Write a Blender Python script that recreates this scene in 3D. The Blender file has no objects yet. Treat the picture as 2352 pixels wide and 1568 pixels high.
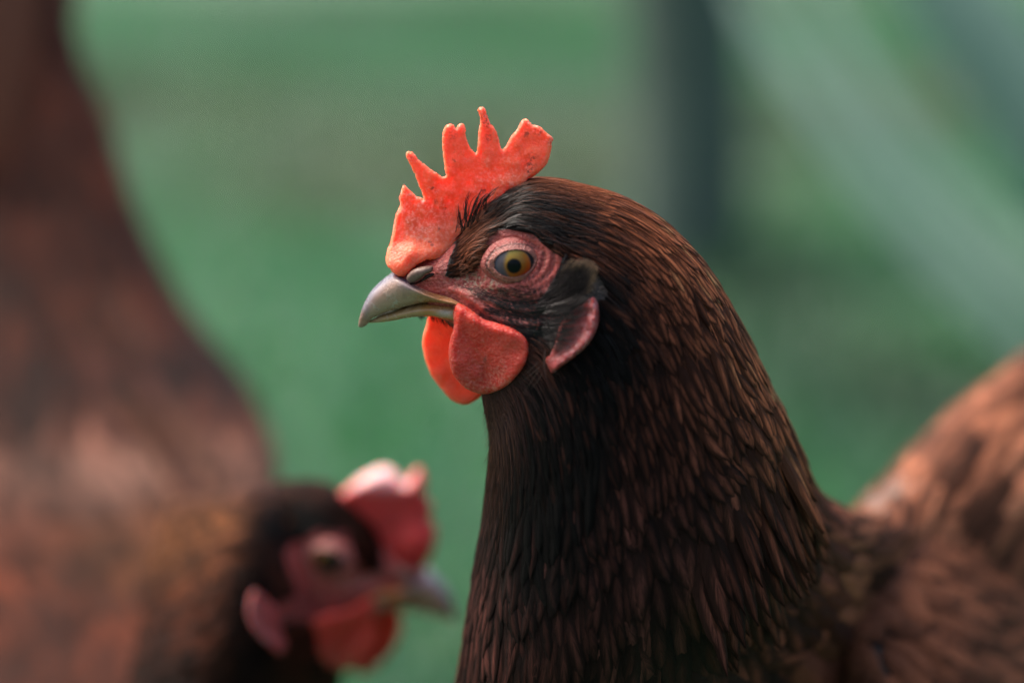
import bpy, math, random
import numpy as np
from mathutils import Vector, Matrix, geometry
from mathutils.bvhtree import BVHTree

random.seed(7)
rng = np.random.default_rng(11)
scene = bpy.context.scene
COL = scene.collection
MM = 0.001

# ------------------------------------------------------------------ camera
PITCH = math.radians(10.0)
FOCAL, SENSOR, DIST, ZC = 89.6, 36.0, 0.600, 0.350
CAM = np.array([0.0, -DIST * math.cos(PITCH), ZC + DIST * math.sin(PITCH)])
cam_d = bpy.data.cameras.new('camera')
cam_d.lens = FOCAL; cam_d.sensor_width = SENSOR
cam_d.clip_start = 0.02; cam_d.clip_end = 2000
cam_o = bpy.data.objects.new('camera', cam_d); COL.objects.link(cam_o)
cam_o.location = CAM; cam_o.rotation_euler = (math.pi / 2 - PITCH, 0, 0)
scene.camera = cam_o
cam_d.dof.use_dof = True
cam_d.dof.focus_distance = 0.590
cam_d.dof.aperture_fstop = 3.7
cam_d.dof.aperture_blades = 9

# ------------------------------------------------------------------ sky and sun
SUN = Vector((-0.52, 0.32, 0.90)).normalized()
elev = math.asin(SUN.z); azim = math.atan2(SUN.x, SUN.y)
w = bpy.data.worlds.new('World'); scene.world = w; w.use_nodes = True
nt = w.node_tree
sky = nt.nodes.new('ShaderNodeTexSky'); sky.sky_type = 'NISHITA'; sky.sun_disc = False
sky.sun_elevation = elev; sky.sun_rotation = azim
sky.air_density = 1.0; sky.dust_density = 9.0; sky.ozone_density = 0.6
nt.links.new(sky.outputs[0], nt.nodes['Background'].inputs[0])
nt.nodes['Background'].inputs[1].default_value = 0.15
sd = bpy.data.lights.new('sun', 'SUN'); sd.energy = 1.3; sd.angle = math.radians(24); sd.color = (1.0, 0.96, 0.92)
so = bpy.data.objects.new('sun', sd); COL.objects.link(so)
so.rotation_euler = (-SUN).to_track_quat('-Z', 'Y').to_euler()
vs = scene.view_settings
vs.view_transform = 'Standard'; vs.look = 'None'; vs.exposure = 1.12; vs.gamma = 1.0; vs.use_curve_mapping = False
scene.render.engine = 'CYCLES'
scene.cycles.transparent_max_bounces = 8
scene.cycles.max_bounces = 5; scene.cycles.diffuse_bounces = 3; scene.cycles.glossy_bounces = 2

# ------------------------------------------------------------------ measuring helpers
CP, SP = math.cos(PITCH), math.sin(PITCH)
def at(u, v, y):
    """point of the place that the photograph (2352 px wide) shows at u,v when it stands at depth y"""
    u = np.asarray(u, float); v = np.asarray(v, float); y = np.asarray(y, float)
    a = (u - 1176) / 2352 * SENSOR / FOCAL
    b = -(v - 784) / 2352 * SENSOR / FOCAL
    dx = a; dy = CP + b * SP; dz = -SP + b * CP
    k = (y - CAM[1]) / dy
    return np.stack([CAM[0] + dx * k, np.broadcast_to(y, k.shape), CAM[2] + dz * k], -1)
def proj(p):
    p = np.asarray(p, float) - CAM
    dep = p[..., 1] * CP - p[..., 2] * SP
    up = p[..., 1] * SP + p[..., 2] * CP
    return 1176 + p[..., 0] / dep * FOCAL / SENSOR * 2352, 784 - up / dep * FOCAL / SENSOR * 2352
def Z1(*p): return [(792.4 + .27098 * x, 218.2 + .27098 * y) for x, y in p]
def Z2(*p): return [(792.4 + .27098 * x, 545.5 + .27098 * y) for x, y in p]
def Z7(*p): return [(.4638 * x, 861.3 + .4638 * y) for x, y in p]
def sstep(a, b, x):
    t = np.clip((x - a) / (b - a), 0, 1); return t * t * (3 - 2 * t)
def gauss(u, v, cu, cv, ru, rv): return np.exp(-((u - cu) / ru) ** 2 - ((v - cv) / rv) ** 2)

def seg_dist(P, poly, closed=True):
    A = np.asarray(poly, float); B = np.roll(A, -1, 0)
    if not closed: A, B = A[:-1], B[:-1]
    out = np.full(len(P), 1e9)
    for a, b in zip(A, B):
        ab = b - a; t = np.clip(((P - a) @ ab) / max(ab @ ab, 1e-12), 0, 1)
        out = np.minimum(out, np.hypot(*(P - a - t[:, None] * ab).T))
    return out
def inside(P, poly):
    A = np.asarray(poly, float); B = np.roll(A, -1, 0); r = np.zeros(len(P), bool)
    for a, b in zip(A, B):
        c = (a[1] > P[:, 1]) != (b[1] > P[:, 1])
        if abs(b[1] - a[1]) < 1e-12: continue
        r ^= c & (P[:, 0] < (b[0] - a[0]) * (P[:, 1] - a[1]) / (b[1] - a[1]) + a[0])
    return r
def sdist(P, poly):
    P = np.asarray(P, float); d = seg_dist(P, poly); return np.where(inside(P, poly), d, -d)

def cubic(X, n, knots=None):
    """smooth curve through rows of X (Catmull-Rom), n samples; knots = optional parameter values to evaluate at"""
    X = np.asarray(X, float); m = len(X)
    q = np.linspace(0, m - 1, n) if knots is None else np.asarray(knots)
    i = np.clip(np.floor(q).astype(int), 0, m - 2); f = (q - i)[:, None]
    p1 = X[i]; p2 = X[i + 1]; p0 = X[np.maximum(i - 1, 0)]; p3 = X[np.minimum(i + 2, m - 1)]
    return .5 * (2 * p1 + (p2 - p0) * f + (2 * p0 - 5 * p1 + 4 * p2 - p3) * f ** 2 + (3 * p1 - p0 - 3 * p2 + p3) * f ** 3)

def vnoise(P, seed=0):
    """cheap smooth 3-d value noise in -1..1"""
    P = np.asarray(P, float); I = np.floor(P).astype(np.int64); F = P - I; F = F * F * (3 - 2 * F)
    out = np.zeros(P.shape[:-1])
    for dx in (0, 1):
        for dy in (0, 1):
            for dz in (0, 1):
                h = (I[..., 0] + dx) * 374761393 + (I[..., 1] + dy) * 668265263 + (I[..., 2] + dz) * 2147483647 + seed * 974711
                h = (h ^ (h >> 13)) * 1274126177; h = (h ^ (h >> 16)) & 0xffff
                wgt = (F[..., 0] if dx else 1 - F[..., 0]) * (F[..., 1] if dy else 1 - F[..., 1]) * (F[..., 2] if dz else 1 - F[..., 2])
                out += wgt * (h / 32767.5 - 1)
    return out

# ------------------------------------------------------------------ object helpers
def empty(name, loc=(0, 0, 0)):
    o = bpy.data.objects.new(name, None); COL.objects.link(o); o.location = loc
    o.empty_display_size = .02; return o
def tag(o, label=None, cat=None, group=None, kind=None):
    if label: o['label'] = label
    if cat: o['category'] = cat
    if group: o['group'] = group
    if kind: o['kind'] = kind
    return o
def mesh_obj(name, V, Fc, mat, parent=None, smooth=True, cols=None, uv=None, fattr=None):
    V = np.asarray(V, np.float64).reshape(-1, 3); Fc = np.asarray(Fc)
    me = bpy.data.meshes.new(name)
    origin = np.zeros(3)
    if parent is None or True:
        origin = (V.min(0) + V.max(0)) / 2
    me.vertices.add(len(V)); me.vertices.foreach_set('co', (V - origin).astype(np.float32).ravel())
    if Fc.dtype == object:
        tot = [len(f) for f in Fc]; flat = np.concatenate([np.asarray(f) for f in Fc])
    else:
        tot = [Fc.shape[1]] * len(Fc); flat = Fc.ravel()
    start = np.concatenate([[0], np.cumsum(tot)[:-1]])
    me.loops.add(len(flat)); me.loops.foreach_set('vertex_index', flat.astype(np.int32))
    me.polygons.add(len(tot)); me.polygons.foreach_set('loop_start', start.astype(np.int32))
    me.update(calc_edges=True)
    if smooth: me.polygons.foreach_set('use_smooth', np.ones(len(tot), bool))
    if cols is not None:
        c = np.asarray(cols, np.float32)
        if c.shape[1] == 3: c = np.hstack([c, np.ones((len(c), 1), np.float32)])
        a = me.color_attributes.new('tint', 'FLOAT_COLOR', 'POINT'); a.data.foreach_set('color', c.ravel())
    if uv is not None:
        l = me.uv_layers.new(name='uv'); l.data.foreach_set('uv', np.asarray(uv, np.float32)[flat].ravel())
    if fattr:
        for k, val in fattr.items():
            a = me.attributes.new(k, 'FLOAT', 'POINT'); a.data.foreach_set('value', np.asarray(val, np.float32))
    me.materials.append(mat)
    o = bpy.data.objects.new(name, me); COL.objects.link(o)
    o.location = origin
    if parent is not None:
        o.parent = parent; o.location = Vector(origin) - world_loc(parent)
    return o
def world_loc(o):
    v = Vector(o.location)
    while o.parent: o = o.parent; v = v + Vector(o.location)
    return v
def grid_faces(n, m, wrap=True):
    i = np.arange(n - 1)[:, None]; j = np.arange(m if wrap else m - 1)[None, :]; j2 = (j + 1) % m
    return np.stack([i * m + j, i * m + j2, (i + 1) * m + j2, (i + 1) * m + j], -1).reshape(-1, 4)

# ------------------------------------------------------------------ materials
class NB:
    def __init__(s, name):
        s.m = bpy.data.materials.new(name); s.m.use_nodes = True; s.t = s.m.node_tree
        s.b = s.t.nodes['Principled BSDF']; s.out = s.t.nodes['Material Output']
    def n(s, kind, **kw):
        x = s.t.nodes.new('ShaderNode' + kind)
        for k, v in kw.items(): setattr(x, k, v)
        return x
    def l(s, a, b): s.t.links.new(a, b)
    def val(s, sock, v):
        if hasattr(v, 'is_linked') or isinstance(v, bpy.types.NodeSocket): s.l(v, sock)
        elif v is not None: sock.default_value = v
    def math(s, op, a, b=None, c=None, clamp=False):
        x = s.n('Math', operation=op, use_clamp=clamp)
        for i, v in enumerate((a, b, c)): s.val(x.inputs[i], v)
        return x.outputs[0]
    def mix(s, f, a, b, mode='MIX'):
        x = s.n('MixRGB', blend_type=mode)
        for i, v in enumerate((f, a, b)):
            if isinstance(v, tuple) and len(v) == 3: v = v + (1,)
            s.val(x.inputs[i], v)
        return x.outputs[0]
    def noise(s, scale, detail=3, rough=.55, vec=None, dist=0):
        x = s.n('TexNoise'); x.inputs['Scale'].default_value = scale; x.inputs['Detail'].default_value = detail
        x.inputs['Roughness'].default_value = rough; x.inputs['Distortion'].default_value = dist
        if vec is not None: s.l(vec, x.inputs['Vector'])
        return x.outputs['Fac']
    def voro(s, scale, vec=None, feature='F1'):
        x = s.n('TexVoronoi', feature=feature); x.inputs['Scale'].default_value = scale
        if vec is not None: s.l(vec, x.inputs['Vector'])
        return x.outputs['Distance']
    def ramp(s, f, stops):
        x = s.n('ValToRGB'); e = x.color_ramp.elements
        while len(e) < len(stops): e.new(.5)
        for k, (p, c) in enumerate(stops):
            e[k].position = p; e[k].color = (c, c, c, 1) if not isinstance(c, tuple) else c + (1,)
        s.l(f, x.inputs[0]); return x.outputs[0]
    def obj(s): return s.n('TexCoord').outputs['Object']
    def attr(s, name): return s.n('Attribute', attribute_name=name)
    def bump(s, h, dist, strength=1):
        x = s.n('Bump'); x.inputs['Distance'].default_value = dist; x.inputs['Strength'].default_value = strength
        s.l(h, x.inputs['Height']); s.l(x.outputs[0], s.b.inputs['Normal'])
    def set(s, **kw):
        for k, v in kw.items():
            k = {'col': 'Base Color', 'rough': 'Roughness', 'spec': 'Specular IOR Level', 'sss': 'Subsurface Weight', 'rad': 'Subsurface Radius',
                 'scale': 'Subsurface Scale', 'coat': 'Coat Weight', 'coatr': 'Coat Roughness', 'sheen': 'Sheen Weight'}[k]
            if isinstance(v, tuple) and k == 'Base Color': v = v + (1,)
            s.val(s.b.inputs[k], v)

def comb_material(name, deep, bright, pale, scale, palemin=.55, grain=.00020):
    """fleshy red skin with fine grain, pale flaking and dark specks; 'tint' red channel adds painted gloss and pale dust"""
    k = NB(name); P = k.obj()
    big = k.noise(180, 3, .6, P); fine = k.noise(1500, 3, .6, P); gr = k.voro(1500, P)
    c = k.mix(k.ramp(big, [(.35, 0.), (.7, 1.)]), deep, bright)
    dust_sheen = k.attr('dust_sheen').outputs['Fac']
    pm = k.math('MULTIPLY', k.ramp(k.noise(1200, 4, .65, P), [(palemin - .09, 0.), (palemin + .15, .8)]), dust_sheen, clamp=True)
    c = k.mix(k.ramp(k.noise(75, 3, .6, P), [(.45, 0.), (.68, .55)]), c, tuple(x * .62 for x in deep))
    c = k.mix(pm, c, pale)
    spk = k.math('MULTIPLY', k.ramp(k.noise(420, 2, .5, P), [(.70, 0.), (.76, 1.)]), .55)
    c = k.mix(spk, c, (.10, .03, .025))
    dkm = k.math('MULTIPLY', k.attr('dark_mask').outputs['Fac'], k.ramp(k.noise(1300, 3, .6, P), [(.45, 0.), (.6, 1.)]), clamp=True)
    c = k.mix(dkm, c, (.06, .022, .02))
    k.set(col=c, rough=.5, spec=.3, sss=1.0, rad=(1.0, .22, .12), scale=scale)
    h = k.math('ADD', k.math('MULTIPLY', gr, -1.0), fine)
    k.bump(k.math('ADD', h, k.math('MULTIPLY', big, 2.5)), grain, .65)
    return k.m
M_comb = comb_material('comb skin', (.78, .125, .055), (.84, .165, .075), (.88, .48, .40), .006)
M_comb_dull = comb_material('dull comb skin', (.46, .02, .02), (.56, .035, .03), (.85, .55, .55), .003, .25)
M_wattle = comb_material('wattle skin', (.50, .028, .018), (.62, .055, .03), (.60, .22, .18), .004, .50, .00036)
M_lobe = comb_material('earlobe skin', (.26, .03, .03), (.36, .07, .07), (.58, .36, .36), .0015)

def body_material():
    k = NB('face skin and down'); P = k.obj()
    m = k.attr('skin').outputs['Fac']; d = k.attr('dust_sheen').outputs['Fac']; wr = k.attr('pink').outputs['Fac']
    n1 = k.noise(350, 4, .65, P); n2 = k.noise(1400, 4, .7, P)
    red = k.mix(k.ramp(n1, [(.35, 0.), (.65, 1.)]), (.18, .020, .017), (.34, .045, .037))
    red = k.mix(k.math('MULTIPLY', k.ramp(n2, [(.45, 0.), (.62, 1.)]), .45), red, (.56, .155, .125))
    red = k.mix(wr, red, (.52, .095, .075))
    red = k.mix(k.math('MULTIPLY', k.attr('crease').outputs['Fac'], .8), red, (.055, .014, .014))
    dus = k.math('MULTIPLY', d, k.ramp(k.noise(900, 5, .7, P), [(.48, 0.), (.6, 1.)]), clamp=True)
    red = k.mix(dus, red, (.34, .24, .17))
    dark = k.mix(n1, (.005, .004, .004), (.014, .008, .006))
    mm = k.ramp(k.math('ADD', m, k.math('MULTIPLY', k.math('SUBTRACT', n1, .5), .5)), [(.35, 0.), (.6, 1.)])
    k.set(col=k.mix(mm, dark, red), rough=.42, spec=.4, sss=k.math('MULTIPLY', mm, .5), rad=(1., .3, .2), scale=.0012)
    k.bump(k.math('ADD', n2, k.math('MULTIPLY', k.voro(1300, P), -.8)), .0004, .8)
    return k.m
M_body = body_material()

def feather_material():
    k = NB('feather'); tint = k.attr('tint').outputs['Color']
    uvn = k.n('UVMap', uv_map='uv'); sx = k.n('SeparateXYZ'); k.l(uvn.outputs[0], sx.inputs[0])
    u0, v0 = sx.outputs[0], sx.outputs[1]                 # u 0..1 across, v 0..1 along + integer feather id in z of nothing
    au = k.math('ABSOLUTE', k.math('MULTIPLY_ADD', u0, 2., -1.))
    vf = k.math('FRACT', v0)
    ident = k.math('FLOOR', v0)
    w1 = k.n('TexNoise'); w1.inputs['Scale'].default_value = 1.0
    cx = k.n('CombineXYZ'); k.l(k.math('MULTIPLY', au, 2.2), cx.inputs[0]); k.l(k.math('MULTIPLY', vf, 5.), cx.inputs[1]); k.l(k.math('MULTIPLY', ident, 3.7), cx.inputs[2])
    k.l(cx.outputs[0], w1.inputs['Vector'])
    wob = k.math('SUBTRACT', w1.outputs['Fac'], .5)
    # barbs run outwards and towards the tip
    ph = k.math('MULTIPLY', k.math('SUBTRACT', vf, k.math('MULTIPLY', au, .38)), 190.)
    ph = k.math('ADD', ph, k.math('MULTIPLY', wob, 16.))
    barb = k.math('MULTIPLY_ADD', k.math('SINE', ph), .5, .5)
    cx2 = k.n('CombineXYZ'); k.l(k.math('MULTIPLY', k.math('SUBTRACT', vf, k.math('MULTIPLY', au, .38)), 30.), cx2.inputs[0]); k.l(k.math('MULTIPLY', au, 1.2), cx2.inputs[1]); k.l(k.math('MULTIPLY', ident, 7.1), cx2.inputs[2])
    cl = k.n('TexNoise'); cl.inputs['Scale'].default_value = 1.0; cl.inputs['Detail'].default_value = 3.; k.l(cx2.outputs[0], cl.inputs['Vector'])
    clump = k.ramp(cl.outputs['Fac'], [(.34, .15), (.66, 1.3)])
    centre = k.ramp(k.math('ADD', au, k.math('MULTIPLY', wob, .5)), [(.14, 1.), (.40, .55), (.66, .0)])
    along = k.ramp(k.math('ADD', vf, k.math('MULTIPLY', wob, .15)), [(.34, .0), (.66, 1.), (.88, 1.), (1., .25)])
    msk = k.math('MULTIPLY', centre, along)
    msk = k.math('MULTIPLY', msk, clump, clamp=True)
    msk = k.math('MULTIPLY', msk, k.math('MULTIPLY_ADD', barb, .35, .75), clamp=True)
    solid = k.math('MULTIPLY', k.attr('tint').outputs['Alpha'], k.math('MULTIPLY_ADD', clump, .25, .70))
    msk = k.math('MAXIMUM', msk, solid, clamp=True)
    shaft = k.math('MULTIPLY', k.ramp(au, [(.0, 1.), (.07, 0.)]), along)
    dark = k.mix(.05, (.005, .0045, .0048), tint)
    c = k.mix(msk, dark, tint)
    c = k.mix(k.math('MULTIPLY', shaft, .35), c, k.mix(1., tint, (1.6, 1.5, 1.4), 'MULTIPLY'))
    k.set(col=c, rough=k.math('MULTIPLY_ADD', clump, .10, .42), spec=.05, sheen=.0)
    k.bump(k.math('ADD', barb, k.math('MULTIPLY', clump, 1.2)), .00014, .9)
    return k.m
M_feather = feather_material()

def hair_material():
    k = NB('bristle'); c = k.attr('tint').outputs['Color']
    k.set(col=c, rough=.38, spec=.30); return k.m
M_hair = hair_material()

def beak_material():
    k = NB('beak horn'); P = k.obj(); c = k.attr('tint').outputs['Color']
    n = k.noise(420, 5, .65, P)
    scuff = k.ramp(k.noise(260, 6, .75, P, .6), [(.50, 0.), (.60, 1.)])
    c = k.mix(k.math('MULTIPLY', scuff, k.attr('dust_sheen').outputs['Fac'], clamp=True), c, (.46, .42, .36))
    c = k.mix(k.ramp(n, [(.3, .25), (.5, 0.)]), c, (.08, .05, .035))
    k.set(col=c, rough=k.math('MULTIPLY_ADD', scuff, .25, .22), spec=.45, sss=.1, rad=(1., .6, .4), scale=.0006, coat=.2, coatr=.10)
    k.bump(k.math('ADD', n, scuff), .00018, .7)
    return k.m
M_beak = beak_material()

def eye_material():
    k = NB('eye'); c = k.attr('tint').outputs['Color']; P = k.obj()
    n = k.noise(1500, 3, .6, P)
    c = k.mix(k.math('MULTIPLY', n, .5), c, k.mix(1., c, (.35, .3, .3), 'MULTIPLY'))
    k.set(col=c, rough=.35, spec=.1, coat=.09, coatr=.01); return k.m
M_eye = eye_material()

def lid_material():
    k = NB('eyelid skin'); P = k.obj(); c = k.attr('tint').outputs['Color']
    n = k.noise(1500, 4, .7, P)
    c = k.mix(k.ramp(n, [(.42, 0.), (.62, .55)]), c, (.36, .16, .13))
    k.set(col=c, rough=.42, spec=.35, sss=.25, rad=(1., .35, .25), scale=.0008)
    k.bump(k.math('ADD', n, k.math('MULTIPLY', k.voro(1900, P), -1.)), .0003, .9); return k.m
M_lid = lid_material()

def plain(name, c1, c2, scale, rough=.6, bump=.0):
    k = NB(name); P = k.obj(); n = k.noise(scale, 5, .6, P)
    k.set(col=k.mix(k.ramp(n, [(.3, 0.), (.7, 1.)]), c1, c2), rough=rough, spec=.3)
    if bump: k.bump(n, bump, .7)
    return k.m
M_leg = plain('leg scales', (.30, .20, .07), (.42, .30, .12), 300, .5, .0005)
M_nostril = plain('nostril flap', (.10, .055, .045), (.19, .12, .095), 700, .45, .0002)
M_dark = plain('nostril gap', (.012, .006, .006), (.03, .012, .01), 500)

# ------------------------------------------------------------------ ground
def ground_material():
    k = NB('meadow soil and moss'); P = k.obj()
    n1 = k.noise(1.3, 4, .6, P); n2 = k.noise(14, 5, .6, P)
    c = k.mix(k.ramp(n1, [(.35, 0.), (.65, 1.)]), (.035, .095, .055), (.06, .125, .07))
    c = k.mix(k.ramp(n2, [(.5, 0.), (.75, .6)]), c, (.07, .06, .045))
    k.set(col=c, rough=.9, spec=.2); k.bump(n2, .02, .8); return k.m
def hill(x, y):
    return .03 * np.sin(x * .9 + .4) * np.sin(y * .5 + 1.) * sstep(1.2, 3, y)
gx = np.concatenate([-np.geomspace(1000, 3.2, 26), np.linspace(-3, 3, 40), np.geomspace(3.2, 1000, 26)])
gy = np.concatenate([-np.geomspace(1000, 1.2, 22), np.linspace(-1, 12, 80), np.geomspace(12.4, 1500, 26)])
GX, GY = np.meshgrid(gx, gy, indexing='ij')
g = mesh_obj('ground', np.stack([GX, GY, hill(GX, GY)], -1), grid_faces(len(gx), len(gy), False)[:, ::-1], ground_material())
tag(g, 'green meadow ground out of focus behind the hens', 'ground', kind='structure')

def grass_material():
    k = NB('grass blade'); c = k.attr('tint').outputs['Color']
    k.set(col=c, rough=.5, spec=.35)
    tr = k.n('BsdfTranslucent'); k.l(k.mix(1., c, (.9, 1.1, .5), 'MULTIPLY'), tr.inputs[0])
    mx = k.n('MixShader'); mx.inputs[0].default_value = .3
    k.l(k.b.outputs[0], mx.inputs[1]); k.l(tr.outputs[0], mx.inputs[2]); k.l(mx.outputs[0], k.out.inputs[0]); return k.m
M_grass = grass_material()

def make_grass(N=60000):
    y = .35 + (rng.random(N) ** 1.6) * 12.5
    half = .35 + (y + .6) * .26
    x = (rng.random(N) * 2 - 1) * half
    L = rng.uniform(.02, .05, N) * (1 + .25 * vnoise(np.stack([x * 2, y * 2, y * 0], -1), 3))
    a = rng.random(N) * 2 * math.pi; lean = rng.uniform(.15, .9, N)
    wd = rng.uniform(.0018, .0035, N) * (1 + y * .22)
    z0 = hill(x, y)
    d = np.stack([np.cos(a), np.sin(a)], -1); s = np.stack([-d[:, 1], d[:, 0]], -1)
    base = np.stack([x, y], -1)
    def pt(t, side):
        out = base + d * (lean * L * t * t)[:, None] + s * (wd * (1 - t ** 2) * side)[:, None]
        return np.stack([out[:, 0], out[:, 1], z0 + L * t * (1 - .35 * lean * t)], -1)
    V = np.stack([pt(0, -1), pt(0, 1), pt(.55, 1), pt(.55, -1), pt(1, 0)], 1)
    F = np.empty((N * 2,), object)
    i = np.arange(N)[:, None] * 5
    tris = np.concatenate([i + np.array([0, 1, 2]), i + np.array([0, 2, 3]), i + np.array([3, 2, 4])], 0)
    # patches of bright grass, blue-green clover and dull grass
    p1 = vnoise(np.stack([x * 1.1, y * .8, x * 0 + 2.], -1), 5); p2 = vnoise(np.stack([x * .9 + 7, y * .6, x * 0 + 9.], -1), 6)
    A = np.array([.066, .230, .130]); B = np.array([.135, .245, .205]); C = np.array([.130, .125, .095])
    c = A + (B - A) * sstep(-.1, .6, p1)[:, None]; c = c + (C - c) * (sstep(.1, .7, p2) * .8)[:, None]
    u_, v_ = proj(np.stack([x, y, z0], -1))
    p3 = vnoise(np.stack([x * 2.2 + 3, y * 1.3, x * 0 + 4.], -1), 8)
    c = c * (1 - .38 * sstep(.0, .7, p3))[:, None]
    # a patch of darker blade colour round and behind the post
    pa_ = at(1600, 560, 2.4)[0]; dk = np.exp(-((x - pa_ - .05) / .16) ** 2 - ((y - 2.2) / .5) ** 2) + .9 * np.exp(-((x - .36) / .16) ** 2 - ((y - 1.55) / .3) ** 2)
    c = c * (1 - .72 * np.clip(dk, 0, 1))[:, None]
    c = c * rng.uniform(.75, 1.25, (N, 1)) * .84
    o = mesh_obj('grass', V.reshape(-1, 3), tris, M_grass, smooth=False, cols=np.repeat(c, 5, 0))
    tag(o, 'soft green grass filling the blurred background', 'grass', kind='stuff')
make_grass()

# ------------------------------------------------------------------ fence post, dark plant and long pale leaves behind
def tube(path, rad, m=10):
    path = np.asarray(path, float); rad = np.broadcast_to(np.asarray(rad, float), len(path))
    T = np.gradient(path, axis=0); T /= np.linalg.norm(T, axis=1)[:, None] + 1e-12
    ref = np.array([0.31, .93, .2]); A = np.cross(T, ref); A /= np.linalg.norm(A, axis=1)[:, None]; B = np.cross(T, A)
    t = np.arange(m) / m * 2 * math.pi
    V = path[:, None] + rad[:, None, None] * (A[:, None] * np.cos(t)[None, :, None] + B[:, None] * np.sin(t)[None, :, None])
    n = len(path); F = [list(f) for f in grid_faces(n, m)] + [list(range(m))[::-1], list(range((n - 1) * m, n * m))]
    FF = np.empty(len(F), object)
    for q, f in enumerate(F): FF[q] = f
    return V.reshape(-1, 3), FF

M_post = plain('weathered dark post', (.055, .088, .074), (.085, .12, .10), 30, .8, .004)
py = 2.45
pb = at(1560, 600, py); 
path = [(pb[0] + .01 * math.sin(z * 9), py + .006 * math.sin(z * 7), z) for z in np.linspace(-.1, 1.05, 14)]
V, F = tube(path, [.075 - .006 * q / 13 for q in range(14)], 16)
V = V + .003 * vnoise(V * 40, 4)[:, None]
tag(mesh_obj('fence_post', V, F, M_post), 'dark weathered post standing upright in the blurred meadow', 'post')

def leaf_blade(path, wid, fold=.25, thick=.0012, n=26):
    P = cubic(path, n); T = np.gradient(P, axis=0); T /= np.linalg.norm(T, axis=1)[:, None]
    S = np.cross(T, np.array([0, -1., .25])); S /= np.linalg.norm(S, axis=1)[:, None]; N = np.cross(S, T)
    t = np.linspace(0, 1, n); wv = wid * np.sqrt(np.clip(np.sin(math.pi * np.clip(t * .93 + .07, 0, 1)), 0, 1)) * (1 - .45 * t)
    rows = []
    for s, f in ((-1, 1), (-.5, .4), (0, 0), (.5, .4), (1, 1)):
        rows.append(P + S * (wv * s)[:, None] + N * (wv * fold * f)[:, None])
    top = np.stack(rows, 1); bot = top[:, ::-1] - N[:, None] * thick
    ring = np.concatenate([top, bot], 1)
    return ring.reshape(-1, 3), grid_faces(n, 10)

def strap_material():
    k = NB('pale blue green leaf'); n = k.noise(12, 4, .6, k.obj()); c = k.mix(n, (.22, .37, .30), (.30, .45, .38))
    k.set(col=c, rough=.45, spec=.5)
    tr = k.n('BsdfTranslucent'); k.l(c, tr.inputs[0]); mx = k.n('MixShader'); mx.inputs[0].default_value = .4
    k.l(k.b.outputs[0], mx.inputs[1]); k.l(tr.outputs[0], mx.inputs[2]); k.l(mx.outputs[0], k.out.inputs[0]); return k.m
M_strap = strap_material()
ly = 1.6
base = at(2480, 1000, ly); base[2] = 0
plant = empty('strap_leaf_plant', base)
tag(plant, 'pale blue-green plant with long slanting strap leaves at upper right', 'plant')
def leaf_px(pts, y0, y1, wid):
    pts = np.asarray(pts, float); ys = np.linspace(y0, y1, len(pts)); P = at(pts[:, 0], pts[:, 1], ys)
    V, F = leaf_blade(P, wid); return mesh_obj('leaf', V, F, M_strap, plant)
leaf_px([(2720, 900), (2500, 520), (2330, 250), (2170, 20), (2050, -160), (1960, -330)], ly, ly + .1, .042)
leaf_px([(2740, 1000), (2460, 700), (2290, 540), (2120, 370), (1990, 190), (1890, 20), (1800, -130)], ly + .05, ly + .35, .020)
leaf_px([(2780, 780), (2590, 470), (2430, 210), (2270, -20), (2150, -200)], ly - .1, ly + .05, .026)
leaf_px([(2640, 1150), (2400, 820), (2200, 620), (2020, 430), (1880, 240), (1760, 80), (1680, -60)], ly + .02, ly + .3, .024)
for q, (ex, ez, sx_) in enumerate([(.25, .35, .1), (.38, .22, .2), (.1, .45, .05), (.3, .12, -.1)]):
    P = np.array([base + np.array([ex * t + .02 * q, sx_ * t, ez * math.sin(t * 2.0) + .01]) for t in np.linspace(0, 1, 6)])
    V, F = leaf_blade(P, .024); mesh_obj('leaf', V, F, M_strap, plant)
# the two big leaves grow from the same crown
for tgt, wd in (((2720, 900), .022), ((2640, 1150), .022)):
    e = at(tgt[0], tgt[1], ly); P = np.array([base + (e - base) * t + np.array([0, 0, .03 * math.sin(math.pi * t)]) for t in np.linspace(0, 1.04, 6)])
    V, F = leaf_blade(P, wd); mesh_obj('leaf_stalk', V, F, M_strap, plant)

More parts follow.
